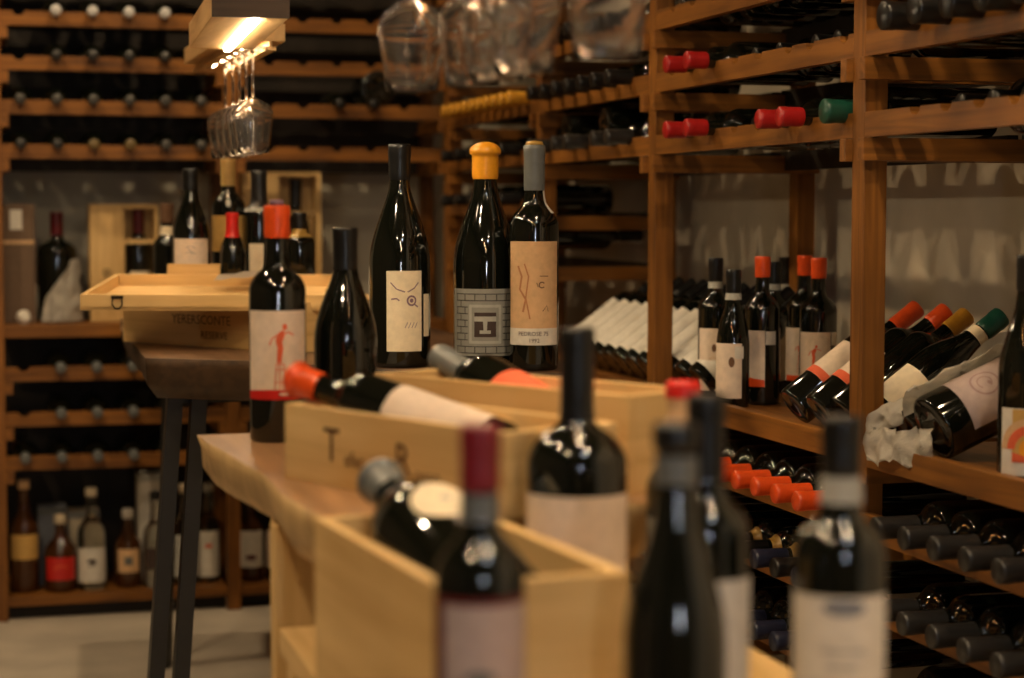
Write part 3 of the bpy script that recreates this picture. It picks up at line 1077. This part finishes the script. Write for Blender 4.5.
def sketch_art(p, H):
    sc = [stroke([(-.012, .008), (-.002, .012), (.01, .006)], .001), stroke([(-.012, -.004), (0, .0), (.012, -.006)], .001), stroke([(-.008, .010), (.004, -.008)], .001)]
    return [('sketch_drawing', wrap_poly(p, sc, 0, .34 * H), 'bluegrey')]


bottle('dark sloping bottle with pale sketched label, left of the yellow capped one', (.478, 4.358, 1.0), .275, .0405, 'burgundy', .0152, 'black', .83, face=face_cam(.478, 4.35), labels=[(.20, .44, 1.1, 'pinkwhite')], art=sketch_art)


def shield(p, H):
    return [('emblem', wrap_poly(p, [ell(0, 0, .006, .009, 12)], 0, .66 * H, .002), 'lightgrey')]


bottle('yellow capped bottle with an ochre label and small pale shield, on the pine case', (.573, 4.45, 1.0), .302, .0378, 'bordeaux', .0152, 'strawyellow', .79, face=face_cam(.573, 4.45), labels=[(.30, .57, 1.3, 'ochre')], art=shield)
bottle('half bottle with a bright red cap in front of the ochre label', (.562, 4.30, 1.0), .178, .0285, 'burgundy', .0120, 'brightred', .70, face=face_cam(.562, 4.3))
bottle('black bottle with grey capped neck partly behind the orange cap', (.637, 4.41, 1.0), .272, .0345, 'bordeaux', .0162, 'dullgrey', .70, face=face_cam(.637, 4.41), labels=[(.12, .40, .5, 'cream', -.2)], band=(.665, .70, 'lightgrey'))
bottle('small round shouldered bottle with gold neck band, right of the orange capped one', (.713, 4.315, 1.0), .178, .0345, 'bordeaux', .0135, 'black', .80, face=face_cam(.71, 4.3), band=(.70, .80, 'gold'))
bottle('slim bottle with brown capsule and pale neck label, left behind the sketched label', (.495, 5.06, .90), .300, .0370, 'bordeaux', .0150, 'brown', .84, face=face_cam(.495, 5.06), band=(.74, .81, 'cream'))
bottle('dark bottle standing directly behind the sketched label bottle', (.525, 4.86, .90), .335, .0385, 'burgundy', .0152, 'dullgrey', .80, face=0)

# ------------------------------------------------------------------ foreground bottles on the bench


def fg_art842(p, H):
    return [('oval_print', wrap_poly(p, [ell(.004, .052, .018, .007, 18)], 0, .35 * H), 'bluegrey'),
            ('line_print', wrap_poly(p, [[(-.014, .018), (.02, .018), (.02, .015), (-.014, .015)], [(-.010, .005), (.016, .005), (.016, .002), (-.010, .002)]], 0, .35 * H), 'lightgrey')]


bottle('blurred foreground bottle with black capsule and white label, rightmost on the bench', (.689, 1.461, .70), .313, .0385, 'bordeaux', .0152, 'black', .85, face=face_cam(.689, 1.461), labels=[(.12, .545, 1.25, 'white')], art=fg_art842, band=(.775, .845, 'lightgrey'))


def fg_art480(p, H):
    return [('label_border', wrap_patch(p, .59 * H, .607 * H, -1.25, 1.25, .0012), 'wine'), ('label_border', wrap_patch(p, .10 * H, .59 * H, -1.25, -.85, .0012), 'wine'),
            ('oval_print', wrap_poly(p, [ell(0, 0, .012, .005, 14)], 0, .42 * H), 'grey')]


bottle('blurred foreground bottle with dark red capsule and greyish label, in front of the crate', (.370, 1.415, .70), .320, .0345, 'bordeaux', .0135, 'crimson', .845, face=face_cam(.37, 1.415), labels=[(.10, .605, 1.25, 'pink')], art=fg_art480, band=(.775, .84, 'grey'))
bottle('large black magnum with blank pale label standing behind the crate\'s right side', (.573, 1.815, .70), .367, .0495, 'bordeaux', .0150, 'black', .76, face=face_cam(.573, 1.815), labels=[(.12, .565, 1.35, 'pinkwhite')])
bottle('foreground sloping bottle with a grey band on its neck, between crate and rightmost bottle', (.523, 1.403, .70), .318, .0400, 'burgundy', .0155, 'black', .935, face=face_cam(.523, 1.403), labels=[(.05, .27, 1.2, 'brown')], band=(.855, .925, 'grey'))
bottle('black capped bottle with pale label just behind the grey banded sloping bottle', (.603, 1.545, .70), .325, .0375, 'bordeaux', .0145, 'black', .78, face=face_cam(.603, 1.545, .5), labels=[(.15, .53, 1.1, 'white')])
bottle('bottle with bright red top and pinkish neck behind the foreground sloping bottle', (.706, 1.875, .70), .306, .0375, 'bordeaux', .0152, 'brightred', .95, face=face_cam(.7, 1.87), labels=[(.2, .55, 1.2, 'lightgrey')], band=(.84, .95, 'tan'), flare=.001)

# ------------------------------------------------------------------ right counter: standing bottles
ZT = .8055


def art_red_band(p, H):
    return [('label_band', wrap_patch(p, .125 * H, .178 * H, -1.0, .15, .0012, cut=lambda u, a, b: (a, b - .006 * u + .004)), 'orange'),
            ('sticker', wrap_patch(p, .41 * H, .50 * H, .20, .80, .0014), 'white')]


def art_red_fig(p, H):
    f, ped, cz = figure_art(p, H)
    return [('label_band', wrap_patch(p, .13 * H, .17 * H, -1.2, .6, .0012), 'orange'), ('emblem', wrap_poly(p, [[(x * .8, y * .8) for x, y in q] for q in f + ped], -.2, .31 * H, .0013), 'coral'),
            ('sticker', wrap_patch(p, .41 * H, .50 * H, .72, 1.2, .0014), 'white')]


def art_crest(p, H):
    return [('crest', wrap_poly(p, [ell(-.002, 0, .005, .008, 14)], 0, .36 * H), 'brown'), ('print_line', wrap_poly(p, [stroke([(-.012, -.022), (-.004, -.018), (.006, -.023), (.014, -.018)], .001)], 0, .36 * H), 'tan')]


def art_crest2(p, H):
    return [('crest', wrap_poly(p, [ell(.004, .004, .006, .010, 14)], -.2, .32 * H), 'brown'), ('sticker', wrap_patch(p, .36 * H, .45 * H, .1, .65, .0014), 'white')]


def px_loc(x, y):
    return (x, y, ZT)


bottle('black capped bottle with crested white label, leftmost of those standing on the right counter', (1.462, 3.70, ZT), .282, .0350, 'bordeaux', .0132, 'black', .835, face=face_cam(1.46, 3.7), labels=[(.05, .50, 1.1, 'pinkwhite')], art=art_crest, band=(.785, .832, 'lightgrey'))
bottle('slim black topped bottle with low white label, second from left on the right counter', (1.420, 3.50, ZT), .264, .0320, 'burgundy', .0128, 'black', .835, face=face_cam(1.42, 3.5), labels=[(.07, .47, 1.0, 'pinkwhite', -.45)], art=art_crest2, band=(.785, .832, 'lightgrey'))
bottle('leftmost orange capped bottle standing on the right counter, white label turned away', (1.497, 3.54, ZT), .288, .0350, 'bordeaux', .0132, 'orange', .862, face=face_cam(1.5, 3.54), labels=[(.125, .505, .72, 'pinkwhite', -.55)], art=art_red_band, flare=.0004)
bottle('dark bottle with black capsule and grey neck ring behind the first standing orange cap', (1.62, 3.77, ZT), .272, .0350, 'bordeaux', .0132, 'black', .835, face=face_cam(1.6, 3.75), band=(.785, .83, 'lightgrey'), labels=[(.1, .5, .9, 'cream')])
bottle('dark bottle with pale neck ring standing behind the right pair of orange caps', (1.70, 3.89, ZT), .278, .0350, 'bordeaux', .0134, 'black', .80, face=face_cam(1.7, 3.89), band=(.745, .795, 'lightgrey'), labels=[(.1, .5, .9, 'cream')])
bottle('orange capped bottle, left one of the close pair on the right counter', (1.622, 3.62, ZT), .288, .0355, 'bordeaux', .0132, 'orange', .862, face=face_cam(1.62, 3.62), labels=[(.13, .50, 1.0, 'pinkwhite', -.5)], art=art_red_fig, flare=.0004)
bottle('orange capped bottle, right one of the close pair on the right counter', (1.598, 3.50, ZT), .286, .0365, 'bordeaux', .0132, 'orange', .862, face=face_cam(1.598, 3.5), labels=[(.13, .50, .95, 'pinkwhite', -.25)], art=art_red_fig, flare=.0004)


def sun_art(p, H):
    cz = .175 * H
    return [('sky_print', wrap_poly(p, [[(-.030, -.028), (.045, -.028), (.045, .046), (-.030, .046)]], 0, cz, .0011), 'ochre'),
            ('orange_arc', wrap_poly(p, [ring(-.004, -.010, .022, .034, 0, PI)], 0, cz, .0015), 'coral'),
            ('pink_arc', wrap_poly(p, [ring(-.004, -.010, .034, .044, 0, PI)], 0, cz, .0015), 'tan'),
            ('sun', wrap_poly(p, [ell(-.004, -.010, .016, .016, 20)], 0, cz, .0017), 'wax'),
            ('hill_print', wrap_poly(p, [[(-.030, -.028), (.045, -.028), (.045, -.008), (.02, -.014), (-.01, -.02), (-.030, -.014)]], 0, cz, .0019), 'coral')]


bottle('dark bottle with a bright sun and arcs on its label', (1.436, 2.443, ZT), .315, .0400, 'burgundy', .0150, 'black', .84, face=face_cam(1.44, 2.47, .25), labels=[(.025, .325, 1.2, 'white')], art=sun_art)

# leaning bottles on the right counter
LT = R(36)


def leaner(label, y, cap, xb=1.425, tilt=LT, H=.295, Rb=.0375, rn=RN, labels=None, roll=0, dy=0.0, group=None, kind='bordeaux', art=None, band=None, capz=.80, flare=0.0):
    ax = Vector((math.cos(tilt), dy, math.sin(tilt)))
    zb = ZT + Rb * math.cos(tilt)
    base = Vector((xb, y, zb))
    q = ax.normalized().to_track_quat('Z', 'Y')
    ly = q @ Vector((0, -1, 0))
    axn = ax.normalized()
    want = (Vector((-.45, -.75, .6)))
    want = (want - axn * want.dot(axn)).normalized()
    ang = math.atan2(axn.dot(ly.cross(want)), ly.dot(want))
    return bottle(label, base, H, Rb, kind, rn, cap, capz, axis=axn, roll=ang + roll, labels=labels, group=group, art=art, band=band, flare=flare)


def lean_band(p, H):
    return [('label_band', wrap_patch(p, .20 * H, .255 * H, -1.3, 1.3, .0012), 'coral')]


leaner('orange capped leaning bottle with red banded label, left of the near post', 3.175, 'orange', labels=[(.20, .50, 1.3, 'pinkwhite')], art=lean_band, xb=1.405)
leaner('orange capped leaning bottle with red banded label, passing behind the near post', 3.068, 'orange', labels=[(.20, .50, 1.3, 'pinkwhite')], art=lean_band, xb=1.405, capz=.86)
leaner('yellow capped leaning bottle beside the green capped one', 3.018, 'yellow', capz=.84, H=.286)
leaner('green capped leaning bottle with pale neck label', 2.905, 'green', labels=[(.10, .36, .7, 'cream')], band=(.77, .835, 'cream'), capz=.845, H=.288, rn=.016, kind='burgundy', Rb=.041)
leaner('black leaning bottle lying half inside white tissue paper', 2.748, 'black', H=.31, Rb=.0375, tilt=R(28), xb=1.41)


def swirl(p, H):
    return [('round_drawing', wrap_poly(p, rings(0, 0, .0195, .0225, 0, 2 * PI, 32) + rings(0, 0, .010, .012, .5, 5.5, 24) + [ell(.004, .006, .004, .003, 10)], -.1, .255 * H), 'mauve')]


fatb = leaner('fat dark magnum with a pink label leaning in crumpled tissue paper', 2.655, 'black', H=.36, Rb=.052, rn=.017, tilt=R(23), xb=1.40, labels=[(.12, .50, 1.05, 'pink')], art=swirl, kind='bordeaux')

for k in range(12):
    y = 4.587 - .081 * k
    leaner('leaning bottle with white label in the slanted row, %s from the far end' % ORD[k], y, 'black', xb=1.428 if not (3.80 < y < 3.92) else 1.435, labels=[(.07, .58, 1.25, 'white')], group='leaning white label bottles', tilt=R(37))

# tissue paper around the fat bottle
ts = thing('tissue_paper', 'crumpled white tissue paper spread around the leaning fat bottle', 'tissue paper', (1.42, 2.72, ZT))
part('tissue_sheet', sheet([[(1.366, 2.80, .785), (1.366, 2.74, .792), (1.372, 2.69, .796), (1.385, 2.63, .812)], [(1.362, 2.81, .815), (1.372, 2.75, .818), (1.378, 2.69, .826), (1.385, 2.61, .835)],
                           [(1.375, 2.80, .842), (1.385, 2.75, .842), (1.390, 2.70, .850), (1.392, 2.64, .852)]], 30, 18, .010, 30, 5), TISSUE, ts, True)
part('tissue_sheet', sheet([[(1.372, 2.825, .820), (1.380, 2.78, .835), (1.392, 2.745, .850)], [(1.380, 2.81, .865), (1.39, 2.77, .872), (1.40, 2.73, .872)], [(1.40, 2.79, .885), (1.405, 2.75, .892), (1.42, 2.72, .885)]], 20, 18, .010, 28, 9), TISSUE, ts, True)
# the sheet clinging to the upper side of the fat bottle
TA0, TA1 = -2.1, -.85
pf = profile('bordeaux', .36, .052, .017)
qf = fatb.rotation_quaternion
mbf = MB()
gf = []
for iz in range(23):
    z = .36 * (-.03 + .80 * iz / 22)
    row = []
    for ia in range(19):
        u = ia / 18
        a = TA0 + (TA1 - TA0) * u
        nv = noise.noise(Vector((z * 38, a * 2.6, 3))) + .6 * noise.noise(Vector((z * 90, a * 6, 8)))
        rr_ = max(r_at(pf, max(z, .02)), .044) + .010 + .009 * nv + .016 * max(0, u - .55)
        row.append(mbf.bm.verts.new(Vector(fatb.location) + qf @ Vector((rr_ * math.sin(a), -rr_ * math.cos(a), z + .008 * nv))))
    gf.append(row)
for a_, b_ in zip(gf, gf[1:]):
    for i in range(18):
        f_ = mbf.bm.faces.new([a_[i], a_[i + 1], b_[i + 1], b_[i]])
        f_.smooth = (i * 7) % 3 != 0
bmesh.ops.solidify(mbf.bm, geom=mbf.bm.faces[:], thickness=.0007)
part('tissue_sheet', mbf, TISSUE, ts, True)
part('tissue_sheet', sheet([[(1.47, 2.80, .872), (1.51, 2.80, .895), (1.58, 2.79, .925), (1.66, 2.79, .955)], [(1.50, 2.80, .915), (1.545, 2.80, .945), (1.60, 2.80, .970), (1.66, 2.79, .985)],
                           [(1.53, 2.80, .940), (1.575, 2.80, .975), (1.61, 2.80, .990), (1.66, 2.79, 1.0)]], 26, 18, .006, 20, 19), TISSUE, ts, True)

# ------------------------------------------------------------------ back counter
ZB = .857
bx = thing('cardboard_box', 'brown cardboard carton with a white sticker on the back counter', 'carton', (.137, 5.93, ZB))
part('carton_body', MB().box((0, 0, .172), (.105, .20, .344), bev=.002), plain('cardboard', (.15, .095, .06), .85, var=.1), bx)
part('sticker', MB().box((0, -.1012, .30), (.034, .001, .058)), C_('white'), bx)
part('tape', MB().box((0, -.1008, .235), (.104, .001, .01)), C_('tan'), bx)
wb = bottle('large bottle with dark red capsule half wrapped in white tissue on the back counter', (.255, 5.90, ZB), .322, .056, 'bordeaux', .0165, 'wine', .79, face=face_cam(.25, 5.9), name='wine_bottle')
mbt = MB()
ns = 30
g = []
for iz in range(9):
    row = []
    for i in range(ns + 1):
        u = i / ns
        a = -PI / 2 - .75 + u * 2.5          # from the front left round to the right
        top = .06 + .125 * min(1, u * 1.7)
        z = .003 + (top - .003) * iz / 8
        rr_ = .062 + .010 * (1 - iz / 8) + .012 * noise.noise(Vector((math.cos(a) * 3, math.sin(a) * 3, z * 30)))
        row.append(mbt.bm.verts.new((rr_ * math.cos(a), rr_ * math.sin(a), z)))
    g.append(row)
for a_, b_ in zip(g, g[1:]):
    for i in range(ns):
        mbt.bm.faces.new([a_[i], a_[i + 1], b_[i + 1], b_[i]])
bmesh.ops.solidify(mbt.bm, geom=mbt.bm.faces[:], thickness=.0008)
tw = link('tissue_wrap', mbt.mesh('tissue_wrap', TISSUE))
tw.location = (.255, 5.90, ZB)
tag(tw, 'white tissue wrapped around the large bottle on the back counter', 'tissue paper')
cup = thing('paper_ball', 'small white crumpled paper ball on the back counter beside the carton', 'paper ball', (.155, 5.79, ZB))
mbq = MB()
bmesh.ops.create_icosphere(mbq.bm, subdivisions=3, radius=.021)
for v in mbq.bm.verts:
    v.co *= 1 + .22 * noise.noise(v.co * 70)
    v.co.z += .019
part('ball', mbq, TISSUE, cup)


def display_case(label, x0, x1, y, zb, h, xs, shelf_z, seed, cap, doors=True):
    t = thing('wooden_case', label, 'wooden case', ((x0 + x1) / 2, y, zb))
    dpt = .11
    part('frame_board', MB().box(((x0 + .006), y + dpt / 2, zb + h / 2), (.012, dpt, h)), PINE['Z'], t, True)
    part('frame_board', MB().box(((x1 - .006), y + dpt / 2, zb + h / 2), (.012, dpt, h)), PINE['Z'], t, True)
    part('frame_board', MB().box(((x0 + x1) / 2, y + dpt / 2, zb + h - .006), (x1 - x0 - .024, dpt, .012)), PINE['X'], t, True)
    part('frame_board', MB().box(((x0 + x1) / 2, y + dpt / 2, zb + .006), (x1 - x0 - .024, dpt, .012)), PINE['X'], t, True)
    part('back_board', MB().box(((x0 + x1) / 2, y + dpt - .004, zb + h / 2), (x1 - x0 - .024, .008, h - .024)), PINE['Z'], t, True)
    part('front_panel', MB().box(((x0 + .012 + xs) / 2, y + .004, zb + h / 2), (xs - x0 - .012, .008, h - .024)), PINE['Z'], t, True)
    part('divider', MB().box((xs, y + dpt / 2, zb + h / 2), (.008, dpt - .016, h - .024)), PINE['Z'], t, True)
    part('neck_bar', MB().box(((xs + x1) / 2 - .004, y + .012, zb + shelf_z), (x1 - xs - .016, .008, .012)), PINE['X'], t, True)
    part('foot_bar', MB().box(((xs + x1) / 2 - .004, y + .012, zb + .06), (x1 - xs - .016, .008, .09)), PINE['X'], t, True)
    mb = MB()
    mb.tube([(xs - .05 + .009 * math.cos(a * PI / 6), y - .004, zb + h * .42 + .009 * math.sin(a * PI / 6)) for a in range(13)], .0016, 6)
    part('ring_latch', mb, IRON, t, True)
    return t


display_case('open pine case with iron ring on the back counter, red capsuled bottle inside', .348, .548, 5.86, ZB, .345, .445, .235, 1, 'red')
bottle('red capsuled bottle standing inside the pine case with the iron ring', (.493, 5.912, ZB + .013), .318, .0385, 'bordeaux', .015, 'wine', .78, face=0, labels=[(.3, .42, .8, 'cream')])
display_case('taller pine case with a black bottle inside, behind the orange capped bottle', .80, 1.035, 5.86, ZB, .443, .905, .32, 2, 'black')
bottle('black capped bottle standing inside the taller pine case', (.966, 5.912, ZB + .013), .41, .0425, 'bordeaux', .0165, 'black', .8, face=0, labels=[(.2, .42, .8, 'cream')])

# spirits on the bottom shelf
ZS = .069


def spirit(label, x, y, H, Rb, gm, lab, cap, kind='spirit', rn=.014, art=None):
    t = bottle(label, (x, y, ZS), H, Rb, kind, rn, None, glassm=gm, face=face_cam(x, y), labels=lab, name='spirit_bottle', art=art)
    z0 = (.905 if kind == 'spirit' else .865) * H
    part('stopper', MB().lathe([(0, z0 + .003), (rn * 1.25, z0 + .003), (rn * 1.25, H - .004), (rn * 1.05, H), (0, H)], 20), C_(cap), t)


def dark_mark(p, H):
    return [('emblem', wrap_poly(p, [ell(0, .006, .014, .007, 14), [(-.012, -.006), (.012, -.002), (.012, -.006), (-.012, -.010)]], 0, .27 * H), 'ink')]


def orange_mark(p, H):
    return [('emblem', wrap_poly(p, [ell(.002, .03, .012, .006, 14)], 0, .27 * H), 'orange')]


def red_mark(p, H):
    return [('emblem', wrap_poly(p, [ell(0, 0, .018, .008, 14)], 0, .27 * H), 'wine')]


spirit('amber spirit bottle with an orange label, leftmost on the bottom shelf', .148, 5.84, .330, .041, AMBER, [(.30, .52, 1.2, 'ochre')], 'tan')
spirit('squat dark bottle with a round red label on the bottom shelf', .250, 5.83, .225, .048, AMBER, [(.16, .46, .95, 'brightred')], 'cream', 'squat', .015, art=lambda p, H: [('label_flash', wrap_poly(p, [stroke([(-.02, .004), (0, .012), (.022, .006)], .005)], 0, .3 * H), 'coral')])
spirit('clear spirit bottle with dark emblem on a white label, on the bottom shelf', .340, 5.83, .300, .042, CLEAR, [(.08, .42, 1.15, 'white')], 'cream', 'spirit', .014, dark_mark)
spirit('brown bottle with a square pale label right of the clear dark emblem bottle', .447, 5.84, .232, .040, AMBER, [(.2, .5, .85, 'tan')], 'white', 'squat', .014, lambda p, H: [('label_print', wrap_poly(p, [[(-.012, -.012), (.012, -.012), (.012, .012), (-.012, .012)]], 0, .35 * H), 'grey')])
spirit('clear bottle with dark small label standing before the white carton', .525, 5.81, .285, .036, CLEAR, [(.2, .42, .8, 'ink')], 'black')
spirit('clear bottle with pale label behind the black table legs', .615, 5.84, .300, .040, CLEAR, [(.08, .5, 1.2, 'lightgrey')], 'cream')
spirit('frosted white bottle with orange mark left of the shelf\'s middle post', .690 - .005, 5.86, .300, .034, CLEAR, [(.06, .52, 1.3, 'white')], 'lightgrey', 'spirit', .014, orange_mark)
spirit('dark bottle with red emblem on a white label right of the shelf\'s middle post', .812, 5.84, .275, .036, AMBER, [(.16, .56, 1.2, 'white')], 'black', 'spirit', .014, red_mark)
spirit('dark bottle with pale pink label, second right of the shelf\'s middle post', .893, 5.85, .250, .038, AMBER, [(.15, .6, 1.1, 'pinkwhite')], 'black')
for nm, x, wd, hh, y, colr, lb in (('carton', .232, .082, .235, 5.95, 'bluegrey', 'blue grey gift carton behind the red labelled squat bottle'), ('carton', .325, .09, .215, 5.98, 'cream', 'cream gift carton behind the clear bottle with dark emblem'),
                                   ('carton', .520, .08, .325, 5.93, 'white', 'tall white gift carton behind the table legs')):
    t = thing('gift_carton', lb, 'carton', (x, y, ZS))
    part('carton_body', MB().box((0, 0, hh / 2), (wd, .08, hh), bev=.002), C_(colr), t)
    part('carton_flap', MB().box((0, -.001, hh - .012), (wd + .0016, .0816, .022), bev=.001), C_('lightgrey' if colr != 'bluegrey' else 'grey'), t)

# ------------------------------------------------------------------ hanging glass racks with light strip, and the glasses
LEDM = emit('led_strip', (1.0, .80, .52), LED_POWER)
WX = wood('lamp_wood', (.40, .22, .085), (.68, .44, .20), 'Y', .5, 10)
WDARK = wood('lamp_end_wood', (.03, .018, .010), (.07, .04, .022), 'X', .5, 10)


def glass_rack(label, x0, x1, y0, y1, z, hgt, led_x, rx, zr, yaw=0.0):
    cx_, cy_ = (x0 + x1) / 2, (y0 + y1) / 2
    RM = Matrix.Translation((cx_, cy_, 0)) @ Matrix.Rotation(yaw, 4, 'Z') @ Matrix.Translation((-cx_, -cy_, 0))
    t = thing('glass_rack', label, 'glass rack', ((x0 + x1) / 2, (y0 + y1) / 2, z))
    part('beam', MB().box(((x0 + x1) / 2, (y0 + y1) / 2, z + hgt / 2), (x1 - x0, y1 - y0, hgt), bev=.002, M=RM), WX, t, True)
    part('end_cap', MB().box(((x0 + x1) / 2, y0 - .006, z + hgt / 2), (x1 - x0, .012, hgt), M=RM), WDARK, t, True)
    part('led_strip', MB().box((led_x, (y0 + y1) / 2, z - .003), (.012, y1 - y0 - .02, .006), M=RM), LEDM, t, True)
    for x in rx:
        part('hanging_rail', MB().box((x, (y0 + y1) / 2, zr - .004), (.022, y1 - y0, .006)), WX, t, True)
        part('rail_hanger', MB().box((x, (y0 + y1) / 2, (z + zr) / 2 - .002), (.006, y1 - y0, max(.002, z - zr + .004))), WX, t, True)
    for yy in (y0 + .06, y1 - .06):
        part('suspension_rod', MB().tube([((x0 + x1) / 2, yy, z + hgt), ((x0 + x1) / 2, yy, ZC)], .005, 8), BLACK, t, True)
    return t


glass_rack('wooden hanging beam with a glowing light strip underneath, over the dark table', .409, .536, 3.245, 3.87, 1.50, .048, .482, [], 1.5, -.05)
g2 = thing('glass_rack', 'orange lit wooden rack end with hanging wine glasses behind the light beam', 'glass rack', (.55, 4.15, 1.53))
part('beam', MB().box((.555, 4.24, 1.538), (.13, .66, .036), bev=.002), WX, g2, True)
for x in (.520, .590):
    part('hanging_rail', MB().box((x, 4.235, 1.505), (.020, .67, .006)), WX, g2, True)
    part('rail_hanger', MB().box((x, 4.24, 1.514), (.005, .66, .014)), WX, g2, True)
part('led_strip', MB().box((.553, 4.24, 1.517), (.006, .62, .004)), LEDM, g2, True)
part('suspension_rod', MB().tube([(.545, 4.4, 1.57), (.545, 4.4, ZC)], .005, 8), BLACK, g2, True)
part('suspension_rod', MB().tube([(.545, 4.0, 1.57), (.545, 4.0, ZC)], .005, 8), BLACK, g2, True)
g3 = thing('glass_rack', 'wooden glass rack above the foreground table with large hanging wine glasses', 'glass rack', (.585, 2.1, 1.58))
part('beam', MB().box((.585, 2.08, 1.605), (.17, .90, .05), bev=.002), WX, g3, True)
for x in (.562, .612):
    part('hanging_rail', MB().box((x, 2.08, 1.542), (.016, .90, .006)), WX, g3, True)
    part('rail_hanger', MB().box((x, 2.08, 1.563), (.005, .90, .038)), WX, g3, True)
for yy in (1.72, 1.86, 2.0, 2.14, 2.28, 2.42):
    part('puck_light', MB().lathe([(0, 0), (.014, 0), (.016, .004), (.016, .008), (0, .008)], 20, M=Matrix.Translation((.585, yy, 1.572))), emit('puck_light_glow', (1.0, .78, .50), LED_NEAR), g3, True)
part('led_strip', MB().box((.585, 2.08, 1.5785), (.005, .86, .003)), LEDM, g3, True)
for yy in (1.75, 2.4):
    part('suspension_rod', MB().tube([(.585, yy, 1.63), (.585, yy, ZC)], .005, 8), BLACK, g3, True)


def glass_meshes(k):
    key = ('wg', k)
    if key in MC:
        return MC[key]
    hb, hs = .112 * k, .098 * k
    e = .0012
    # bowl, upside down: rim at z=0
    outer = [(.0325, 0), (.0345, .02), (.0375, .045), (.0405, .065), (.0420, .076), (.0405, .086), (.033, .097), (.020, .106), (.008, .1105), (.0042, .113)]
    inner = [(0, .1085), (.010, .1065), (.019, .102), (.031, .0945), (.0385, .0845), (.0405, .0755), (.0392, .065), (.0363, .045), (.0333, .02), (.0313, 0)]
    pr = [(r * k, z * k) for r, z in outer] + [(0.0, .113 * k)]
    pr2 = [(r * k, z * k) for r, z in inner]
    bowl = MB().lathe(pr2 + [(.0319 * k, -.0006)] + pr[:-1] + [(0, .113 * k)], 40).mesh('bowl', WGLASS)
    stem = MB().lathe([(0, .1125 * k), (.0042 * k, .113 * k), (.0034 * k, .125 * k), (.0031 * k, .16 * k), (.0036 * k, .198 * k), (.006 * k, .2075 * k), (0, .208 * k)], 16).mesh('stem', WGLASS)
    foot = MB().lathe([(0, .2072 * k), (.006 * k, .2075 * k), (.034 * k, .2115 * k), (.035 * k, .2125 * k), (.034 * k, .2135 * k), (0, .2135 * k)], 36).mesh('foot', WGLASS)
    MC[key] = (bowl, stem, foot)
    return MC[key]


def wine_glass(label, x, y, z, k=1.0, group=None):
    t = thing('wine_glass', label, 'wine glass', (x, y, z), group)
    for nm, m in zip(('bowl', 'stem', 'foot'), glass_meshes(k)):
        part(nm, m, WGLASS, t)


for lb, x, y in (('large hanging wine glass, leftmost and farthest of the near row', .533, 2.37), ('large hanging wine glass, second from left in the near row', .583, 2.262),
                 ('large hanging wine glass, third from left in the near row, overlapping its neighbours', .582, 2.15), ('large hanging wine glass, fourth from left in the near row', .582, 2.04),
                 ('large hanging wine glass, rightmost of the near row before the rack post', .603, 1.815)):
    wine_glass(lb, x, y, 1.3305, 1.0, 'near hanging wine glasses')
for lb, x, y in (('small looking hanging glass, rightmost in the cluster by the light beam', .556, 3.925), ('hanging glass in the far cluster, second from right', .556, 4.02),
                 ('hanging glass in the far cluster, middle one', .556, 4.12), ('hanging glass in the far cluster, second from left', .556, 4.225), ('hanging glass in the far cluster, leftmost and farthest', .556, 4.35)):
    wine_glass(lb, x, y, 1.2985, .985, 'far hanging wine glasses')
